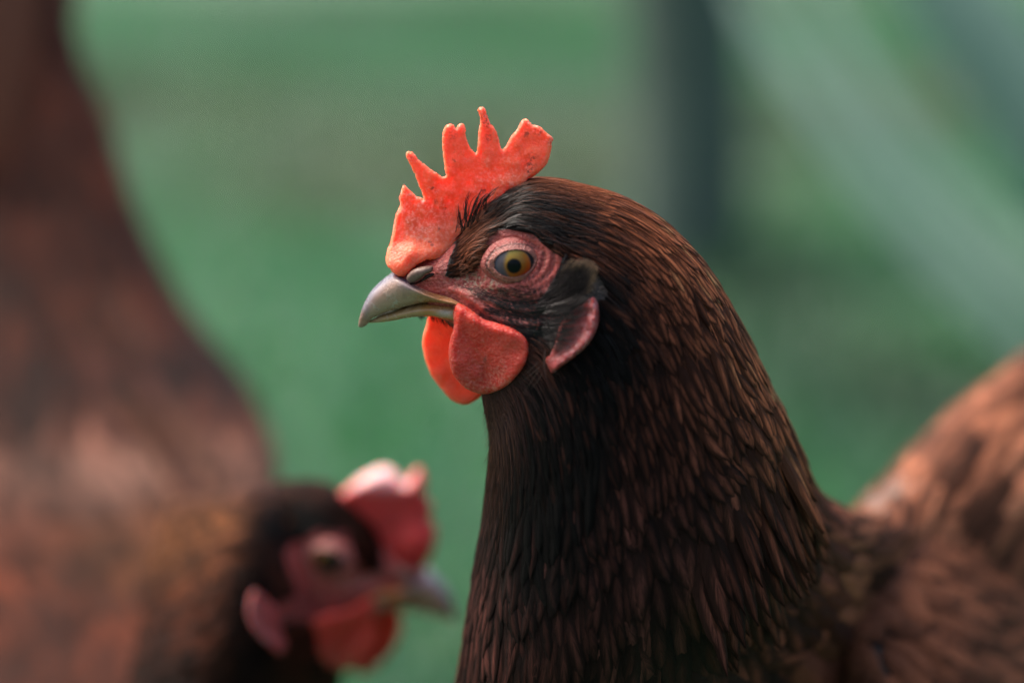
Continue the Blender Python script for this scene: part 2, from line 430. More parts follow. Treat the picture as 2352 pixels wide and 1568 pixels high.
# ------------------------------------------------------------------ hens
class Loft:
    """body surface lofted between a back line and a belly line, with half widths; S(s,t) in 0..1 x 0..1 (t=0 back, .25 near side, .5 belly)"""
    def __init__(self, D, Vn, hw, NS, NT, knots, sculpt=None):
        X = np.concatenate([D, Vn, np.asarray(hw)[:, None]], 1)
        Q = cubic(X, NS, knots)
        D, Vn, h = Q[:, :3], Q[:, 3:6], np.maximum(Q[:, 6], .0004)
        C = (D + Vn) / 2; A = (D - Vn) / 2
        lat = np.zeros_like(C); T = np.gradient(C, axis=0)
        th = np.arange(NT) / NT * 2 * math.pi
        L = np.cross(A, T); L /= np.linalg.norm(L, axis=1)[:, None] + 1e-9
        sgn = np.where(L[:, 1] > 0, -1., 1.)[:, None]; L = L * sgn
        yy = np.array([0, -1., 0]); L = L * .5 + yy * .5
        L -= A * ((L * A).sum(1) / (A * A).sum(1))[:, None]
        L[:, 2] *= np.linspace(1., .0, NS) ** 2; L[:, 0] *= np.clip(np.linspace(1.4, -.6, NS), .12, 1)
        L /= np.linalg.norm(L, axis=1)[:, None]
        # smooth lateral axis along the body
        for _ in range(6): L[1:-1] = (L[:-2] + L[2:] + 2 * L[1:-1]) / 4
        L /= np.linalg.norm(L, axis=1)[:, None]
        self.G = C[:, None] + A[:, None] * np.cos(th)[None, :, None] + L[:, None] * h[:, None, None] * np.sin(th)[None, :, None]
        self.NS, self.NT = NS, NT
        self.normals()
        if sculpt is not None:
            self.G = self.G + self.N * sculpt(self.G, self.N)[..., None]; self.normals()
        self.arc = np.concatenate([[0], np.cumsum(np.linalg.norm(np.diff(C, axis=0), axis=1))])
    def normals(self):
        G = self.G
        ds = np.gradient(G, axis=0); dt = (np.roll(G, -1, 1) - np.roll(G, 1, 1)) / 2
        n = np.cross(dt, ds); n /= np.linalg.norm(n, axis=2)[..., None] + 1e-12
        cen = G.mean(1, keepdims=True)
        if ((G - cen) * n).sum() < 0: n = -n
        self.N, self.dS, self.dT = n, ds * (self.NS - 1), dt * self.NT
    def ev(self, s, t, fields):
        s = np.clip(s, 0, 1) * (self.NS - 1); t = (t % 1.0) * self.NT
        i = np.minimum(s.astype(int), self.NS - 2); j = t.astype(int) % self.NT; fs = (s - i)[..., None]; ft = (t - np.floor(t))[..., None]; j2 = (j + 1) % self.NT
        return [f[i, j] * (1 - fs) * (1 - ft) + f[i + 1, j] * fs * (1 - ft) + f[i, j2] * (1 - fs) * ft + f[i + 1, j2] * fs * ft for f in fields]
    def mesh(self):
        V = self.G.reshape(-1, 3); F = [list(f) for f in grid_faces(self.NS, self.NT)]
        F += [list(range(self.NT))[::-1], list(range((self.NS - 1) * self.NT, self.NS * self.NT))]
        FF = np.empty(len(F), object)
        for q, f in enumerate(F): FF[q] = f
        return V, FF
    def bvh(self):
        V, F = self.mesh(); return BVHTree.FromPolygons([tuple(v) for v in V], [list(map(int, f)) for f in F])

def scatter(loft, lenf, widf, keep, cap=20000, rowk=.30, colk=.62, s0=.0, s1=1., seed=1):
    """seed points (s,t) for feathers; row and column spacing follow the local feather size"""
    r = np.random.default_rng(seed); S, T = [], []
    s = s0
    while s < s1:
        tt = (np.arange(64) + .5) / 64
        p, ds, dt = loft.ev(np.full(64, s), tt, [loft.G, loft.dS, loft.dT])
        ln = np.full(1, lenf(s)); wd = np.full(1, widf(s))
        circ = np.linalg.norm(dt, axis=1).mean(); n = max(6, int(circ / (wd.mean() * colk)))
        t = (np.arange(n) + r.random()) / n + r.normal(size=n) * .18 / n
        S.append(np.full(n, s) + r.normal(size=n) * ln.mean() * rowk * .3 / np.linalg.norm(ds, axis=1).mean()); T.append(t)
        s += ln.mean() * rowk / max(np.median(np.linalg.norm(ds, axis=1)), 1e-6)
    S = np.clip(np.concatenate(S), 0, 1); T = np.concatenate(T) % 1
    p, n = loft.ev(S, T, [loft.G, loft.N]); u, v = proj(p)
    k = keep(u, v, p, n); S, T = S[k], T[k]
    return S[:cap], T[:cap]

def feathers(loft, S, T, ln, wd, lift0, lift1, seed=2, nv=7, yaw=.12, side=1., cup=.22, point=.55):
    """feather blades that follow the surface; returns points (N,nv+1,5,3)"""
    r = np.random.default_rng(seed); N = len(S)
    v = np.linspace(0, 1, nv + 1); uu = np.array([-1, -.55, 0, .55, 1.])
    prof = (1 - (1 - np.clip(v / .35, 0, 1)) ** 2) * .75 + .25
    tipf = np.clip((1 - v) / (1 - point), 0, 1); prof = prof * np.sqrt(1 - (1 - tipf) ** 2 + 1e-6); prof[-1] = .05
    p0, ds, dt = loft.ev(S, T, [loft.G, loft.dS, loft.dT])
    gs = 1 / np.maximum(np.linalg.norm(ds, axis=1), 1e-4); gt = 1 / np.maximum(np.linalg.norm(dt, axis=1), 1e-3)
    ya = r.normal(size=N) * yaw; bend = r.normal(size=N) * .10
    a = v[None, :, None] * ln[:, None, None]; b = prof[None, :, None] * uu[None, None] * wd[:, None, None] * .5
    b = b + bend[:, None, None] * a * v[None, :, None]
    ca, sa = np.cos(ya)[:, None, None], np.sin(ya)[:, None, None]
    ss = S[:, None, None] + (a * ca - b * sa) * gs[:, None, None]
    tt = T[:, None, None] + (a * sa + b * ca) * gt[:, None, None]
    p, n = loft.ev(ss, tt, [loft.G, loft.N])
    over = np.maximum(ss - 1, 0) / gs[:, None, None]
    lj = r.uniform(.75, 1.3, N)[:, None, None]
    lift = (lift0 + (lift1 - lift0) * v[None, :, None] ** 1.3) * lj + r.uniform(0, .35, N)[:, None, None] * (lift1 - lift0)
    lift = lift + cup * wd[:, None, None] * prof[None, :, None] * (1 - uu[None, None] ** 2) * .5
    return p + n * lift[..., None]
def feather_uv(N, nv=7):
    v = np.linspace(0, 1, nv + 1) * .998 + .001; u = (np.array([-1, -.55, 0, .55, 1.]) + 1) / 2
    ids = np.arange(N) % 97
    return np.stack([np.broadcast_to(u[None, None], (N, nv + 1, 5)), v[None, :, None] + ids[:, None, None] + np.zeros((N, nv + 1, 5))], -1)
FG = grid_faces(8, 5, False)
def feather_mesh(name, P, tint, parent, mat=None):
    N, a, b, _ = P.shape
    F = (np.arange(N)[:, None, None] * (a * b) + FG[None]).reshape(-1, 4)
    o = mesh_obj(name, P.reshape(-1, 3), F, mat or M_feather, parent, True, np.repeat(tint, a * b, 0), feather_uv(N).reshape(-1, 2)); o['kind'] = 'stuff'; return o

def strands(name, paths, rad, tint, parent, kind='stuff'):
    """tapered 3-sided strands; paths (N,k,3), rad (N,), tint (N,k,3)"""
    N, k, _ = paths.shape
    T = np.gradient(paths, axis=1); T /= np.linalg.norm(T, axis=2)[..., None] + 1e-12
    A = np.cross(T, np.array([.2, 1., .1])); A /= np.linalg.norm(A, axis=2)[..., None] + 1e-12; B = np.cross(T, A)
    tap = (1 - np.linspace(0, 1, k) ** 1.5 * .9)[None, :, None, None] * rad[:, None, None, None]
    th = np.arange(3) / 3 * 2 * math.pi
    V = paths[:, :, None] + tap * (A[:, :, None] * np.cos(th)[None, None, :, None] + B[:, :, None] * np.sin(th)[None, None, :, None])
    F = (np.arange(N)[:, None, None] * (k * 3) + grid_faces(k, 3)[None]).reshape(-1, 4)
    o = mesh_obj(name, V.reshape(-1, 3), F, M_hair, parent, True, np.repeat(tint.reshape(-1, 3), 3, 0))
    if kind: o['kind'] = kind
    return o

def smooth_outline(pts, step=3., closed=True, jag=0., seed=0):
    P = np.asarray(pts, float); m = len(P)
    X = np.concatenate([P[-2:], P, P[:2]]); q = []
    C = cubic(X, m * 24 + 1, np.linspace(2, m + 2, m * 24 + 1))[:-1]
    seg = np.linalg.norm(np.roll(C, -1, 0) - C, axis=1); arc = np.concatenate([[0], np.cumsum(seg)]); n = max(12, int(arc[-1] / step))
    q = np.linspace(0, arc[-1], n, endpoint=False); CC = np.concatenate([C, C[:1]])
    out = np.stack([np.interp(q, arc, CC[:, 0]), np.interp(q, arc, CC[:, 1])], -1)
    if jag:
        r = np.random.default_rng(seed); t = np.roll(out, -1, 0) - np.roll(out, 1, 0); t /= np.linalg.norm(t, axis=1)[:, None]
        out = out + np.stack([t[:, 1], -t[:, 0]], -1) * (r.normal(size=n) * jag)[:, None]
    return out

def flap(name, outline, yf, thick, mat, parent, step=3., grid=5., jag=0., round_px=14., bulge=None, dust_sheen=None, dark_mask=None, xf=None, close=0., mirror=False, seed=0):
    """fleshy lobe with real thickness: outline in picture units, yf(u,v) middle depth, thick(u,v) half thickness"""
    O = smooth_outline(outline, step, jag=jag, seed=seed); n = len(O)
    lo, hi = O.min(0), O.max(0)
    gu, gv = np.meshgrid(np.arange(lo[0], hi[0], grid), np.arange(lo[1], hi[1], grid)); gp = np.stack([gu.ravel() + ((gv.ravel() / grid).astype(int) % 2) * grid / 2, gv.ravel()], -1)
    gp = gp[sdist(gp, O) > grid * .55]
    allp = np.concatenate([O, gp])
    r = geometry.delaunay_2d_cdt([Vector(p) for p in allp], [(i, (i + 1) % n) for i in range(n)], [], 1, 1e-6)
    P2 = np.array([tuple(p) for p in r[0]]); tri = np.array([list(f) for f in r[2]])
    d = sdist(P2, O); d[np.abs(d) < .05] = 0; d = np.maximum(d, 0); bnd = d <= 0
    k = np.minimum(d / round_px, 1); h = np.sqrt(1 - (1 - k) ** 2)
    u, v = P2[:, 0], P2[:, 1]; y = yf(u, v); t = thick(u, v) * h
    b = 0 if bulge is None else bulge(u, v, d)
    sgn = -1. if mirror else 1.
    mid = at(u, v, y); 
    fr = at(u, v, y - t - b * (h > 0)); bk = at(u, v, y + t)
    fr[:, [0, 2]] = mid[:, [0, 2]]; bk[:, [0, 2]] = mid[:, [0, 2]]
    idx = np.arange(len(P2)); bi = np.where(bnd, idx, len(P2) + idx)
    V = np.concatenate([fr, bk]); F = np.concatenate([tri, bi[tri][:, ::-1]])
    if xf is not None: V = xf(V)
    used = np.unique(F); re = np.full(len(V), -1); re[used] = np.arange(len(used)); V = V[used]; F = re[F]
    uu = np.concatenate([u, u])[used]; vv = np.concatenate([v, v])[used]; dd = np.concatenate([d, d])[used]
    du = np.full(len(V), .3) if dust_sheen is None else dust_sheen(uu, vv, dd)
    di = np.zeros(len(V)) if dark_mask is None else dark_mask(uu, vv, dd)
    Vc = V - V.mean(0)
    if np.einsum('ij,ij->', Vc[F[:, 0]], np.cross(Vc[F[:, 1]], Vc[F[:, 2]])) < 0: F = F[:, ::-1]
    return mesh_obj(name, V, F, mat, parent, True, fattr={'dust_sheen': np.clip(du, 0, 1), 'dark_mask': np.clip(di, 0, 1)})

# ---- head measurements shared by both hens (picture units of the sharp hen)
EYE = np.array([1180.5, 601.5])
HEAD = [  # back line, belly line, half width in mm
    ((914, 622), (985, 700), 5.2), ((968, 590), (1008, 724), 7.2), ((1045, 545), (1040, 752), 9.4), ((1100, 492), (1078, 795), 12.4),
    ((1152, 452), (1102, 845), 14.0), ((1205, 420), (1113, 892), 15.6), ((1268, 418), (1121, 935), 17.3), ((1337, 432), (1129, 975), 19.2)]
SKIN = Z2((420, 230), (430, 380), (600, 480), (700, 560), (700, 640), (800, 700), (900, 720), (1000, 760), (1180, 770), (1400, 820), (1600, 830), (1800, 800), (1880, 680),
          (1800, 600), (1680, 540), (1730, 430), (1800, 300), (1850, 150), (1780, 50), (1660, 40), (1580, -40), (1450, -75), (1280, -65), (1150, 0), (1108, 90), (1095, 220), (1000, 320),
          (850, 330), (880, 180), (940, 60), (900, -20), (700, 20), (500, 180))
LA, LB, LR = 45.5, 30.5, math.radians(-7)
def eye_r(u, v):
    du, dv = u - EYE[0], v - EYE[1]
    x = du * math.cos(LR) + dv * math.sin(LR); y = -du * math.sin(LR) + dv * math.cos(LR)
    return np.hypot(x / LA, y / LB), np.arctan2(y / LB, x / LA)
def face_sculpt(u, v):
    r, a = eye_r(u, v); o = np.zeros_like(u)
    o -= 3.4 * (1 - sstep(.85, 1.25, r))
    r = r + .10 * vnoise(np.stack([u / 24, v / 24, u * 0], -1), 51) + .05 * vnoise(np.stack([u / 9, v / 9, u * 0], -1), 52)
    o += .40 * np.exp(-((r - 1.78) / .20) ** 2)
    back = sstep(-.2, .7, np.cos(a))
    for c, hgt, wd in ((1.50, -.5, .09), (2.05, -.35, .08), (2.28, .3, .12), (2.52, -.3, .08), (2.72, .2, .12)):
        o += hgt * np.exp(-((r - c) / wd) ** 2) * (back if c > 2 else .6 + .4 * back)
    o -= 1.6 * gauss(u, v, 1075, 640, 45, 40)
    o += .9 * gauss(u, v, 1010, 612, 38, 26)
    # brow shelf and fold from the gape back to the ear
    d = seg_dist(np.stack([u.ravel(), v.ravel()], -1), [(1085, 590), (1125, 545), (1185, 527), (1250, 545), (1300, 600)], False).reshape(u.shape)
    o += 1.0 * np.exp(-(d / 14) ** 2)
    for pl, hgt, wd in ((Z2((1000, 480), (1150, 570), (1260, 660), (1450, 720), (1750, 740)), .8, 9), (Z2((900, 440), (1100, 480), (1300, 560), (1550, 620), (1750, 590)), .6, 7),
                        (Z2((1150, 400), (1350, 430), (1550, 480), (1700, 470)), .5, 5), (Z2((1250, 640), (1450, 690), (1700, 690)), -.5, 4), (Z2((1200, 500), (1400, 560), (1600, 560)), -.45, 4),
                        (Z2((940, 600), (1100, 690), (1350, 790), (1700, 810)), .6, 8)):
        d = seg_dist(np.stack([u.ravel(), v.ravel()], -1), pl, False).reshape(u.shape); o += hgt * np.exp(-(d / wd) ** 2)
    return o * MM

BROWN = np.array([.27, .068, .042])
ORANGE = np.array([.78, .235, .098])
DULL = np.array([.14, .047, .043])
BLACK = np.array([.006, .005, .0055])

class Ident:
    flip = False
    def __call__(s, V): return V
    def inv(s, V): return V
class Pose:
    """mirror, turn and move a head built at the sharp hen's place"""
    def __init__(s, eye_from, eye_to, pitch, yaw, roll=0.):
        s.a = np.asarray(eye_from); s.b = np.asarray(eye_to); s.flip = True
        R = Matrix.Rotation(yaw, 3, 'Z') @ Matrix.Rotation(roll, 3, 'X') @ Matrix.Rotation(pitch, 3, 'Y')
        s.k = 1.07; s.R = np.array(R) @ np.diag([-1., 1., 1.]) * s.k
    def __call__(s, V): return (np.asarray(V) - s.a) @ s.R.T + s.b
    def inv(s, V): return (np.asarray(V) - s.b) @ s.R / s.k ** 2 + s.a

def mirror_uv(V):
    Q = V.copy(); Q[..., 1] = -np.abs(Q[..., 1]); return proj(Q)

def make_loft(stations, xf, nhead, NS=330, NT=200):
    """stations: list of (D3, V3, halfwidth m)"""
    D = np.array([q[0] for q in stations]); Vn = np.array([q[1] for q in stations]); hw = np.array([q[2] for q in stations])
    m = len(stations) - 1
    knots = np.concatenate([np.linspace(0, nhead, int(NS * .55), endpoint=False), np.linspace(nhead, m, NS - int(NS * .55))])
    def sculpt(G, N):
        Q = xf.inv(G); u, v = mirror_uv(Q)
        Ny = np.abs((N @ (xf.R if xf.flip else np.eye(3)))[..., 1])
        m_ = sstep(.2, .6, Ny) * (u < 1420) * (v < 850) * sstep(6, 14, np.abs(Q[..., 1]) * 1000 + 4)
        k = (np.arange(G.shape[0]) < int(NS * .55) * .9)[:, None]
        return face_sculpt(u, v) * m_ * k
    L = Loft(D, Vn, hw, NS, NT, knots, sculpt)
    L.knots = knots
    return L
def head_stations(xf):
    out = []
    for d, v, h in HEAD:
        out.append((xf(at(d[0], d[1], 0.)), xf(at(v[0], v[1], 0.)), h * MM))
    return out

# ---- sharp hen: surface
I = Ident()
BODY1 = [((1425, 458), (1134, 1012), 21.5, 0, 0), ((1506, 503), (1131, 1052), 24, 0, 0), ((1583, 573), (1126, 1102), 27, 0, 1), ((1648, 660), (1119, 1172), 30, 1, 2),
         ((1700, 757), (1108, 1252), 33.5, 3, 4), ((1757, 878), (1094, 1347), 37.5, 7, 6), ((1800, 965), (1078, 1450), 41, 12, 8), ((1838, 1055), (1060, 1572), 45, 20, 12),
         ((1876, 1140), (1030, 1750), 46, 36, 18), ((1950, 1190), (1010, 1950), 47, 60, 30), ((2015, 1196), (1060, 2170), 48, 88, 50), ((2075, 1160), (1230, 2350), 50, 108, 75),
         ((2115, 1085), (1480, 2420), 52, 125, 100), ((2182, 1000), (1800, 2420), 52, 142, 122), ((2270, 920), (2080, 2250), 50, 158, 142), ((2370, 842), (2280, 1950), 40, 172, 160),
         ((2470, 775), (2420, 1550), 28, 184, 176), ((2560, 760), (2530, 1200), 14, 194, 190), ((2610, 780), (2600, 950), 4, 200, 198)]
ST1 = head_stations(I) + [(at(d[0], d[1], yd * MM), at(v[0], v[1], yv * MM), h * MM) for d, v, h, yd, yv in BODY1]
L1 = make_loft(ST1, I, 8)
BV1 = L1.bvh()
def ysurf(u, v):
    """depth of the sharp hen's own surface seen at u,v (or None)"""
    d = at(u, v, .5) - CAM; d /= np.linalg.norm(d)
    h = BV1.ray_cast(Vector(CAM), Vector(d)); return h
def surf(u, v, off=0.):
    h = ysurf(u, v)
    if h[0] is None: return None
    return np.array(h[0]) + np.array(h[1]) * off * (1 if h[1].dot(Vector(CAM) - h[0]) > 0 else -1)

def body_attrs(L, xf):
    Q = xf.inv(L.G.reshape(-1, 3)); u, v = mirror_uv(Q); P = np.stack([u, v], -1)
    head = np.repeat(np.arange(L.NS) < int(L.NS * .55), L.NT)
    sk = np.zeros(len(P)); near = head & (u < 1400) & (v < 900)
    sk[near] = sstep(-5, 5, sdist(P[near], SKIN))
    side = sstep(2, 6, np.abs(Q[:, 1]) * 1000); sk *= np.maximum(side, sstep(1000, 960, u))
    r, a = eye_r(u, v)
    dust_sheen = np.clip(gauss(u, v, 1080, 640, 55, 30) + .6 * gauss(u, v, 1130, 660, 40, 20) + .3 * gauss(u, v, 1150, 680, 60, 15), 0, 1) * .9
    pink = np.clip(.8 * np.exp(-((r - 2.28) / .14) ** 2) * sstep(.1, .7, np.cos(a)) + .5 * np.exp(-((r - 1.75) / .2) ** 2), 0, 1)
    for pl, wd, k in ((Z2((640, 430), (900, 440), (1010, 500), (1150, 590), (1230, 580)), 7, .9), (Z2((1150, 430), (1300, 500), (1420, 520)), 5, .7), (Z2((1000, 600), (1150, 650), (1300, 690), (1600, 720)), 5, .5)):
        pink = np.maximum(pink, k * np.exp(-(seg_dist(P, pl, False) / wd) ** 2))
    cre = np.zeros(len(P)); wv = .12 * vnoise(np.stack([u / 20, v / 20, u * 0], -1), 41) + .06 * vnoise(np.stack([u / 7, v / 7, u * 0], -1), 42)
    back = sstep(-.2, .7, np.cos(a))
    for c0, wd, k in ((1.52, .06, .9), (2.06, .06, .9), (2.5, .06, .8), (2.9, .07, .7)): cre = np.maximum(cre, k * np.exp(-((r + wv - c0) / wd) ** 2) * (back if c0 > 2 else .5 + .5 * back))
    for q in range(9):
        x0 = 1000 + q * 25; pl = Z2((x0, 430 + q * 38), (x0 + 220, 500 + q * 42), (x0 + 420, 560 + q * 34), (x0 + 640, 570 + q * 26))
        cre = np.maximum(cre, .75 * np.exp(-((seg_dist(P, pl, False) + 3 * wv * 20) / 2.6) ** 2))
    return {'skin': sk, 'dust_sheen': dust_sheen, 'pink': pink, 'crease': cre}

# ---- head parts
def ring_loft(tops, bots, hws, n, m, pw=1., yc=0.):
    T = cubic(tops, n); B = cubic(bots, n); H = np.maximum(cubic(np.asarray(hws, float)[:, None], n)[:, 0], .05) * MM
    T3 = at(T[:, 0], T[:, 1], yc); B3 = at(B[:, 0], B[:, 1], yc); C = (T3 + B3) / 2; A = (T3 - B3) / 2
    th = np.arange(m) / m * 2 * math.pi
    sn = np.sin(th); sn = np.sign(sn) * np.abs(sn) ** pw
    V = C[:, None] + A[:, None] * np.cos(th)[None, :, None] + np.array([0, -1., 0])[None, None] * (H[:, None] * sn[None])[..., None]
    F = [list(f) for f in grid_faces(n, m)] + [list(range(m))[::-1], list(range((n - 1) * m, n * m))]
    FF = np.empty(len(F), object)
    for q, f in enumerate(F): FF[q] = f
    return V.reshape(-1, 3), FF
def flipF(F, yes):
    if not yes: return F
    if F.dtype == object:
        o = np.empty(len(F), object)
        for q, f in enumerate(F): o[q] = list(f)[::-1]
        return o
    return F[:, ::-1]

def head_parts(root, xf, comb, far_mat=None):
    fl = xf.flip
    # comb
    if comb is not None:
        base_l = Z1((400, 1480), (600, 1400), (900, 1270), (1080, 1080), (1300, 900), (1480, 760))
        def cth(u, v):
            d = seg_dist(np.stack([u, v], -1), base_l, False)
            return (.95 + (1.2 + 2.4 * sstep(1120, 1000, u)) * np.exp(-(d / 42) ** 2) + 1.6 * gauss(u, v, 950, 560, 70, 70)) * MM
        def cy(u, v): return (.6 * np.sin(u / 55.) + .5 * np.sin(v / 40. + 1) - 1.2 * sstep(520, 300, v)) * MM
        def cb(u, v, d): return (.45 * vnoise(np.stack([u / 22, v / 22, u * 0], -1), 8)
                                 + .5 * np.exp(-((u - (908 + (640 - v) * .55)) / 16) ** 2) * sstep(520, 590, v)) * MM * sstep(0, 12, d)
        tips = np.array(Z1((540, 490), (900, 260), (985, 255), (1165, 120), (1185, 200), (1530, 225), (1640, 280), (1740, 360), (500, 800)))
        def cdust(u, v, d):
            k = .22 + 1.1 * gauss(u, v, 960, 490, 60, 55) + .55 * gauss(u, v, 1150, 420, 70, 45) + .45 * gauss(u, v, 935, 465, 30, 40)
            for t in tips: k = k + .8 * gauss(u, v, t[0], t[1], 14, 12)
            return k + .5 * np.exp(-(d / 4) ** 2) * .7
        def cdirt(u, v, d):
            k = 0 * u
            for a in Z1((1165, 190), (1200, 240), (1640, 300), (1740, 380), (540, 520)): k = k + .9 * gauss(u, v, a[0], a[1], 9, 9)
            for a, w_ in zip(Z1((1590, 550), (1560, 630), (770, 900), (845, 950), (745, 790), (1220, 360), (900, 330)), (12, 10, 4, 4, 5, 7, 16)): k = k + (.8 if w_ < 16 else .35) * gauss(u, v, a[0], a[1], w_, w_ * 1.3)
            return k
        flap('comb', comb, cy, cth, M_comb, root, 2.2, 4.0, .6, 8., cb, cdust, cdirt, xf if fl else None, seed=4)
    # beak
    ub_t = Z2((112, 752), (116, 712), (132, 640), (163, 555), (215, 464), (285, 390), (355, 334), (425, 296), (520, 330), (640, 385), (760, 425), (880, 448), (1000, 500), (1080, 552), (1170, 602))
    ub_b = Z2((145, 760), (186, 738), (232, 682), (300, 648), (395, 612), (500, 581), (605, 552), (700, 534), (790, 527), (870, 526), (940, 528), (990, 538), (1050, 562), (1110, 592), (1185, 616))
    hw = [.5, 1.3, 2.4, 3.6, 4.8, 6.1, 7.4, 8.7, 9.9, 10.8, 11.4, 11.9, 12.3, 12.7, 13.0]
    V, F = ring_loft(ub_t, ub_b, hw, 90, 56, .62)
    u, v = proj(V); zx, zy = (u - 792.4) / .27098, (v - 545.5) / .27098
    base = np.array([.37, .225, .165]); c = np.tile(base, (len(V), 1))
    def mixc(c, k, col): return c + (np.asarray(col) - c) * np.clip(k, 0, 1)[:, None]
    c = mixc(c, .85 * sstep(560, 760, zx), (.46, .17, .045)); c = mixc(c, .8 * gauss(zx, zy, 780, 495, 220, 26), (.26, .11, .03))
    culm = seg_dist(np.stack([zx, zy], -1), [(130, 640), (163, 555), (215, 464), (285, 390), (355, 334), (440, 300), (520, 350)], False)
    c = mixc(c, .85 * np.exp(-(culm / 55) ** 2), (.12, .14, .22)); c = mixc(c, .8 * gauss(zx, zy, 600, 410, 130, 40), (.10, .085, .11))  # blue-grey ridge horn, with sky reflection painted into the colour
    c = mixc(c, .9 * gauss(zx, zy, 145, 690, 45, 70), (.25, .13, .085)); c = mixc(c, .5 * gauss(zx, zy, 1000, 520, 120, 40), (.36, .26, .16))
    dust_sheen = .75 * gauss(zx, zy, 360, 580, 170, 80) + .35 * gauss(zx, zy, 560, 540, 200, 40)
    ub = mesh_obj('upper_beak', xf(V), flipF(F, fl), M_beak, root, True, c, fattr={'dust_sheen': dust_sheen})
    lb_t = Z2((200, 712), (235, 690), (300, 655), (400, 621), (500, 580), (620, 540), (740, 516), (850, 506), (930, 508), (1000, 525), (1060, 550))
    lb_b = Z2((208, 722), (250, 718), (310, 712), (415, 695), (515, 672), (630, 655), (745, 652), (830, 668), (905, 676), (950, 660), (980, 640))
    V, F = ring_loft(lb_t, lb_b, [.5, 1.3, 2.2, 3.3, 4.5, 5.8, 7.2, 8.6, 9.8, 10.8, 11.2], 70, 48, .6)
    u, v = proj(V); zx, zy = (u - 792.4) / .27098, (v - 545.5) / .27098
    c = np.tile(np.array([.34, .205, .095]), (len(V), 1)); c = mixc(c, .9 * sstep(600, 700, zx) * sstep(980, 850, zx), (.34, .15, .04)); c = mixc(c, gauss(zx, zy, 850, 640, 70, 30), (.40, .35, .31))
    mesh_obj('lower_beak', xf(V), flipF(F, fl), M_beak, root, True, c, fattr={'dust_sheen': .7 * gauss(zx, zy, 420, 650, 150, 40)})
    # nostril: flap with a dark slit under it, on both sides of the beak
    for sd in (1, -1):
        o = Z2((520, 345), (545, 300), (600, 262), (670, 245), (735, 240), (750, 265), (730, 295), (690, 310), (650, 345), (600, 378), (550, 385))
        def mx(V, sd=sd):
            V = V.copy(); V[:, 1] *= sd; return xf(V)
        m_ = mx if (fl or sd < 0) else None
        yb = -7.2 * MM
        f = flap('nostril_flap', o, lambda u, v: yb - 1.2 * MM * gauss(u, v, 965, 627, 30, 20) - .8 * MM * sstep(930, 990, u), lambda u, v: .9 * MM + 0 * u, M_nostril, root, 3., 4., 0., 9., xf=m_, seed=2)
        g_ = Z2((545, 385), (600, 380), (655, 348), (690, 315), (740, 300), (760, 315), (700, 350), (650, 375), (600, 396), (560, 398))
        flap('nostril', g_, lambda u, v: yb - .7 * MM - .8 * MM * sstep(930, 990, u), lambda u, v: .35 * MM + 0 * u, M_dark, f, 3., 4., 0., 6., xf=m_)
    # eyes
    ec = surf(EYE[0] + 74, EYE[1] + 0)
    ys = -14.4 * MM
    R = 6.3
    cen = at(EYE[0], EYE[1], ys + .0042 - .001)
    for sd in (1, -1):
        nr, na = 70, 72
        ph = (np.linspace(0, 1, nr) ** 1.3) * math.pi; an = np.arange(na) / na * 2 * math.pi
        rad = R + .5 * np.exp(-(ph / .45) ** 2)
        X = (rad * np.sin(ph))[:, None] * np.cos(an)[None]; Zc = (rad * np.sin(ph))[:, None] * np.sin(an)[None]; Y = -(rad * np.cos(ph))[:, None] + 0 * X
        rr = np.hypot(X, Zc)
        c = np.zeros((nr, na, 3)) + np.array([.055, .06, .075])
        iris = np.stack([.30 - .05 * np.clip(Zc / 3, 0, 1) + 0 * X, .115 + .075 * np.clip(Zc / 3, -.6, 1) - .03 * np.clip(X / 3, -1, 1), .010 + .035 * np.clip(Zc / 3, 0, 1)], -1)  # iris pigment, with reflections painted in: greener top, more orange below
        fr = sstep(2.2, 3.4, rr)[..., None]; iris = iris * (1 - .1 * fr) + np.array([.16, .0, -.03]) * fr * sstep(-1, 2.5, X - Zc * .5)[..., None]
        c = c + (np.clip(iris, .01, 1) - c) * (sstep(4.0, 3.6, rr) * (Y < 0))[..., None]
        c = c + (np.array([.012, .012, .014]) - c) * (np.exp(-((rr - 4.15) / .3) ** 2) * (Y < 0) * sstep(-1.5, 1.5, X))[..., None]
        c = c + (np.array([.055, .058, .085]) - c) * (sstep(-1.5, -2.7, X + .10 * Zc - .12 * Zc ** 2) * (Y < 0) * .92)[..., None]  # grey-blue membrane, reflections included in its colour
        c = c + (np.array([.002, .003, .004]) - c) * (sstep(1.85, 1.55, rr) * (Y < 0))[..., None]
        if fl: c = c * .25
        V = np.stack([X, Y, Zc], -1).reshape(-1, 3) * MM + cen
        F = grid_faces(nr, na)
        V[:, 1] *= sd
        eye = mesh_obj('eye', xf(V), flipF(F, (sd < 0) != fl), M_eye, root, True, c.reshape(-1, 3))
        # eyelid: swollen ring round the opening
        prof = np.array([(.93, 1.2), (.97, .55), (1.0, .12), (1.04, -.32), (1.10, -.62), (1.18, -.72), (1.26, -.55), (1.33, -.12), (1.40, .15), (1.5, .3), (1.62, .9), (1.75, 1.8)])
        pk = cubic(prof, 40); nb = 220; an = np.arange(nb) / nb * 2 * math.pi
        corner = 1 + .07 * np.exp(-((np.abs(an - math.pi)) / .30) ** 2) + .03 * np.exp(-((np.minimum(an, 2 * math.pi - an)) / .3) ** 2)
        k = pk[:, 0][:, None] * corner[None] ; grow = np.where(k > 1, (k - 1), 0)
        bead = .06 * np.sin(an * 46)[None] * np.exp(-((pk[:, 0] - 1.15) / .08) ** 2)[:, None] + .10 * vnoise(np.stack([np.cos(an) * 9, np.sin(an) * 9, an * 0], -1), 3)[None] * sstep(1.05, 1.2, pk[:, 0])[:, None]
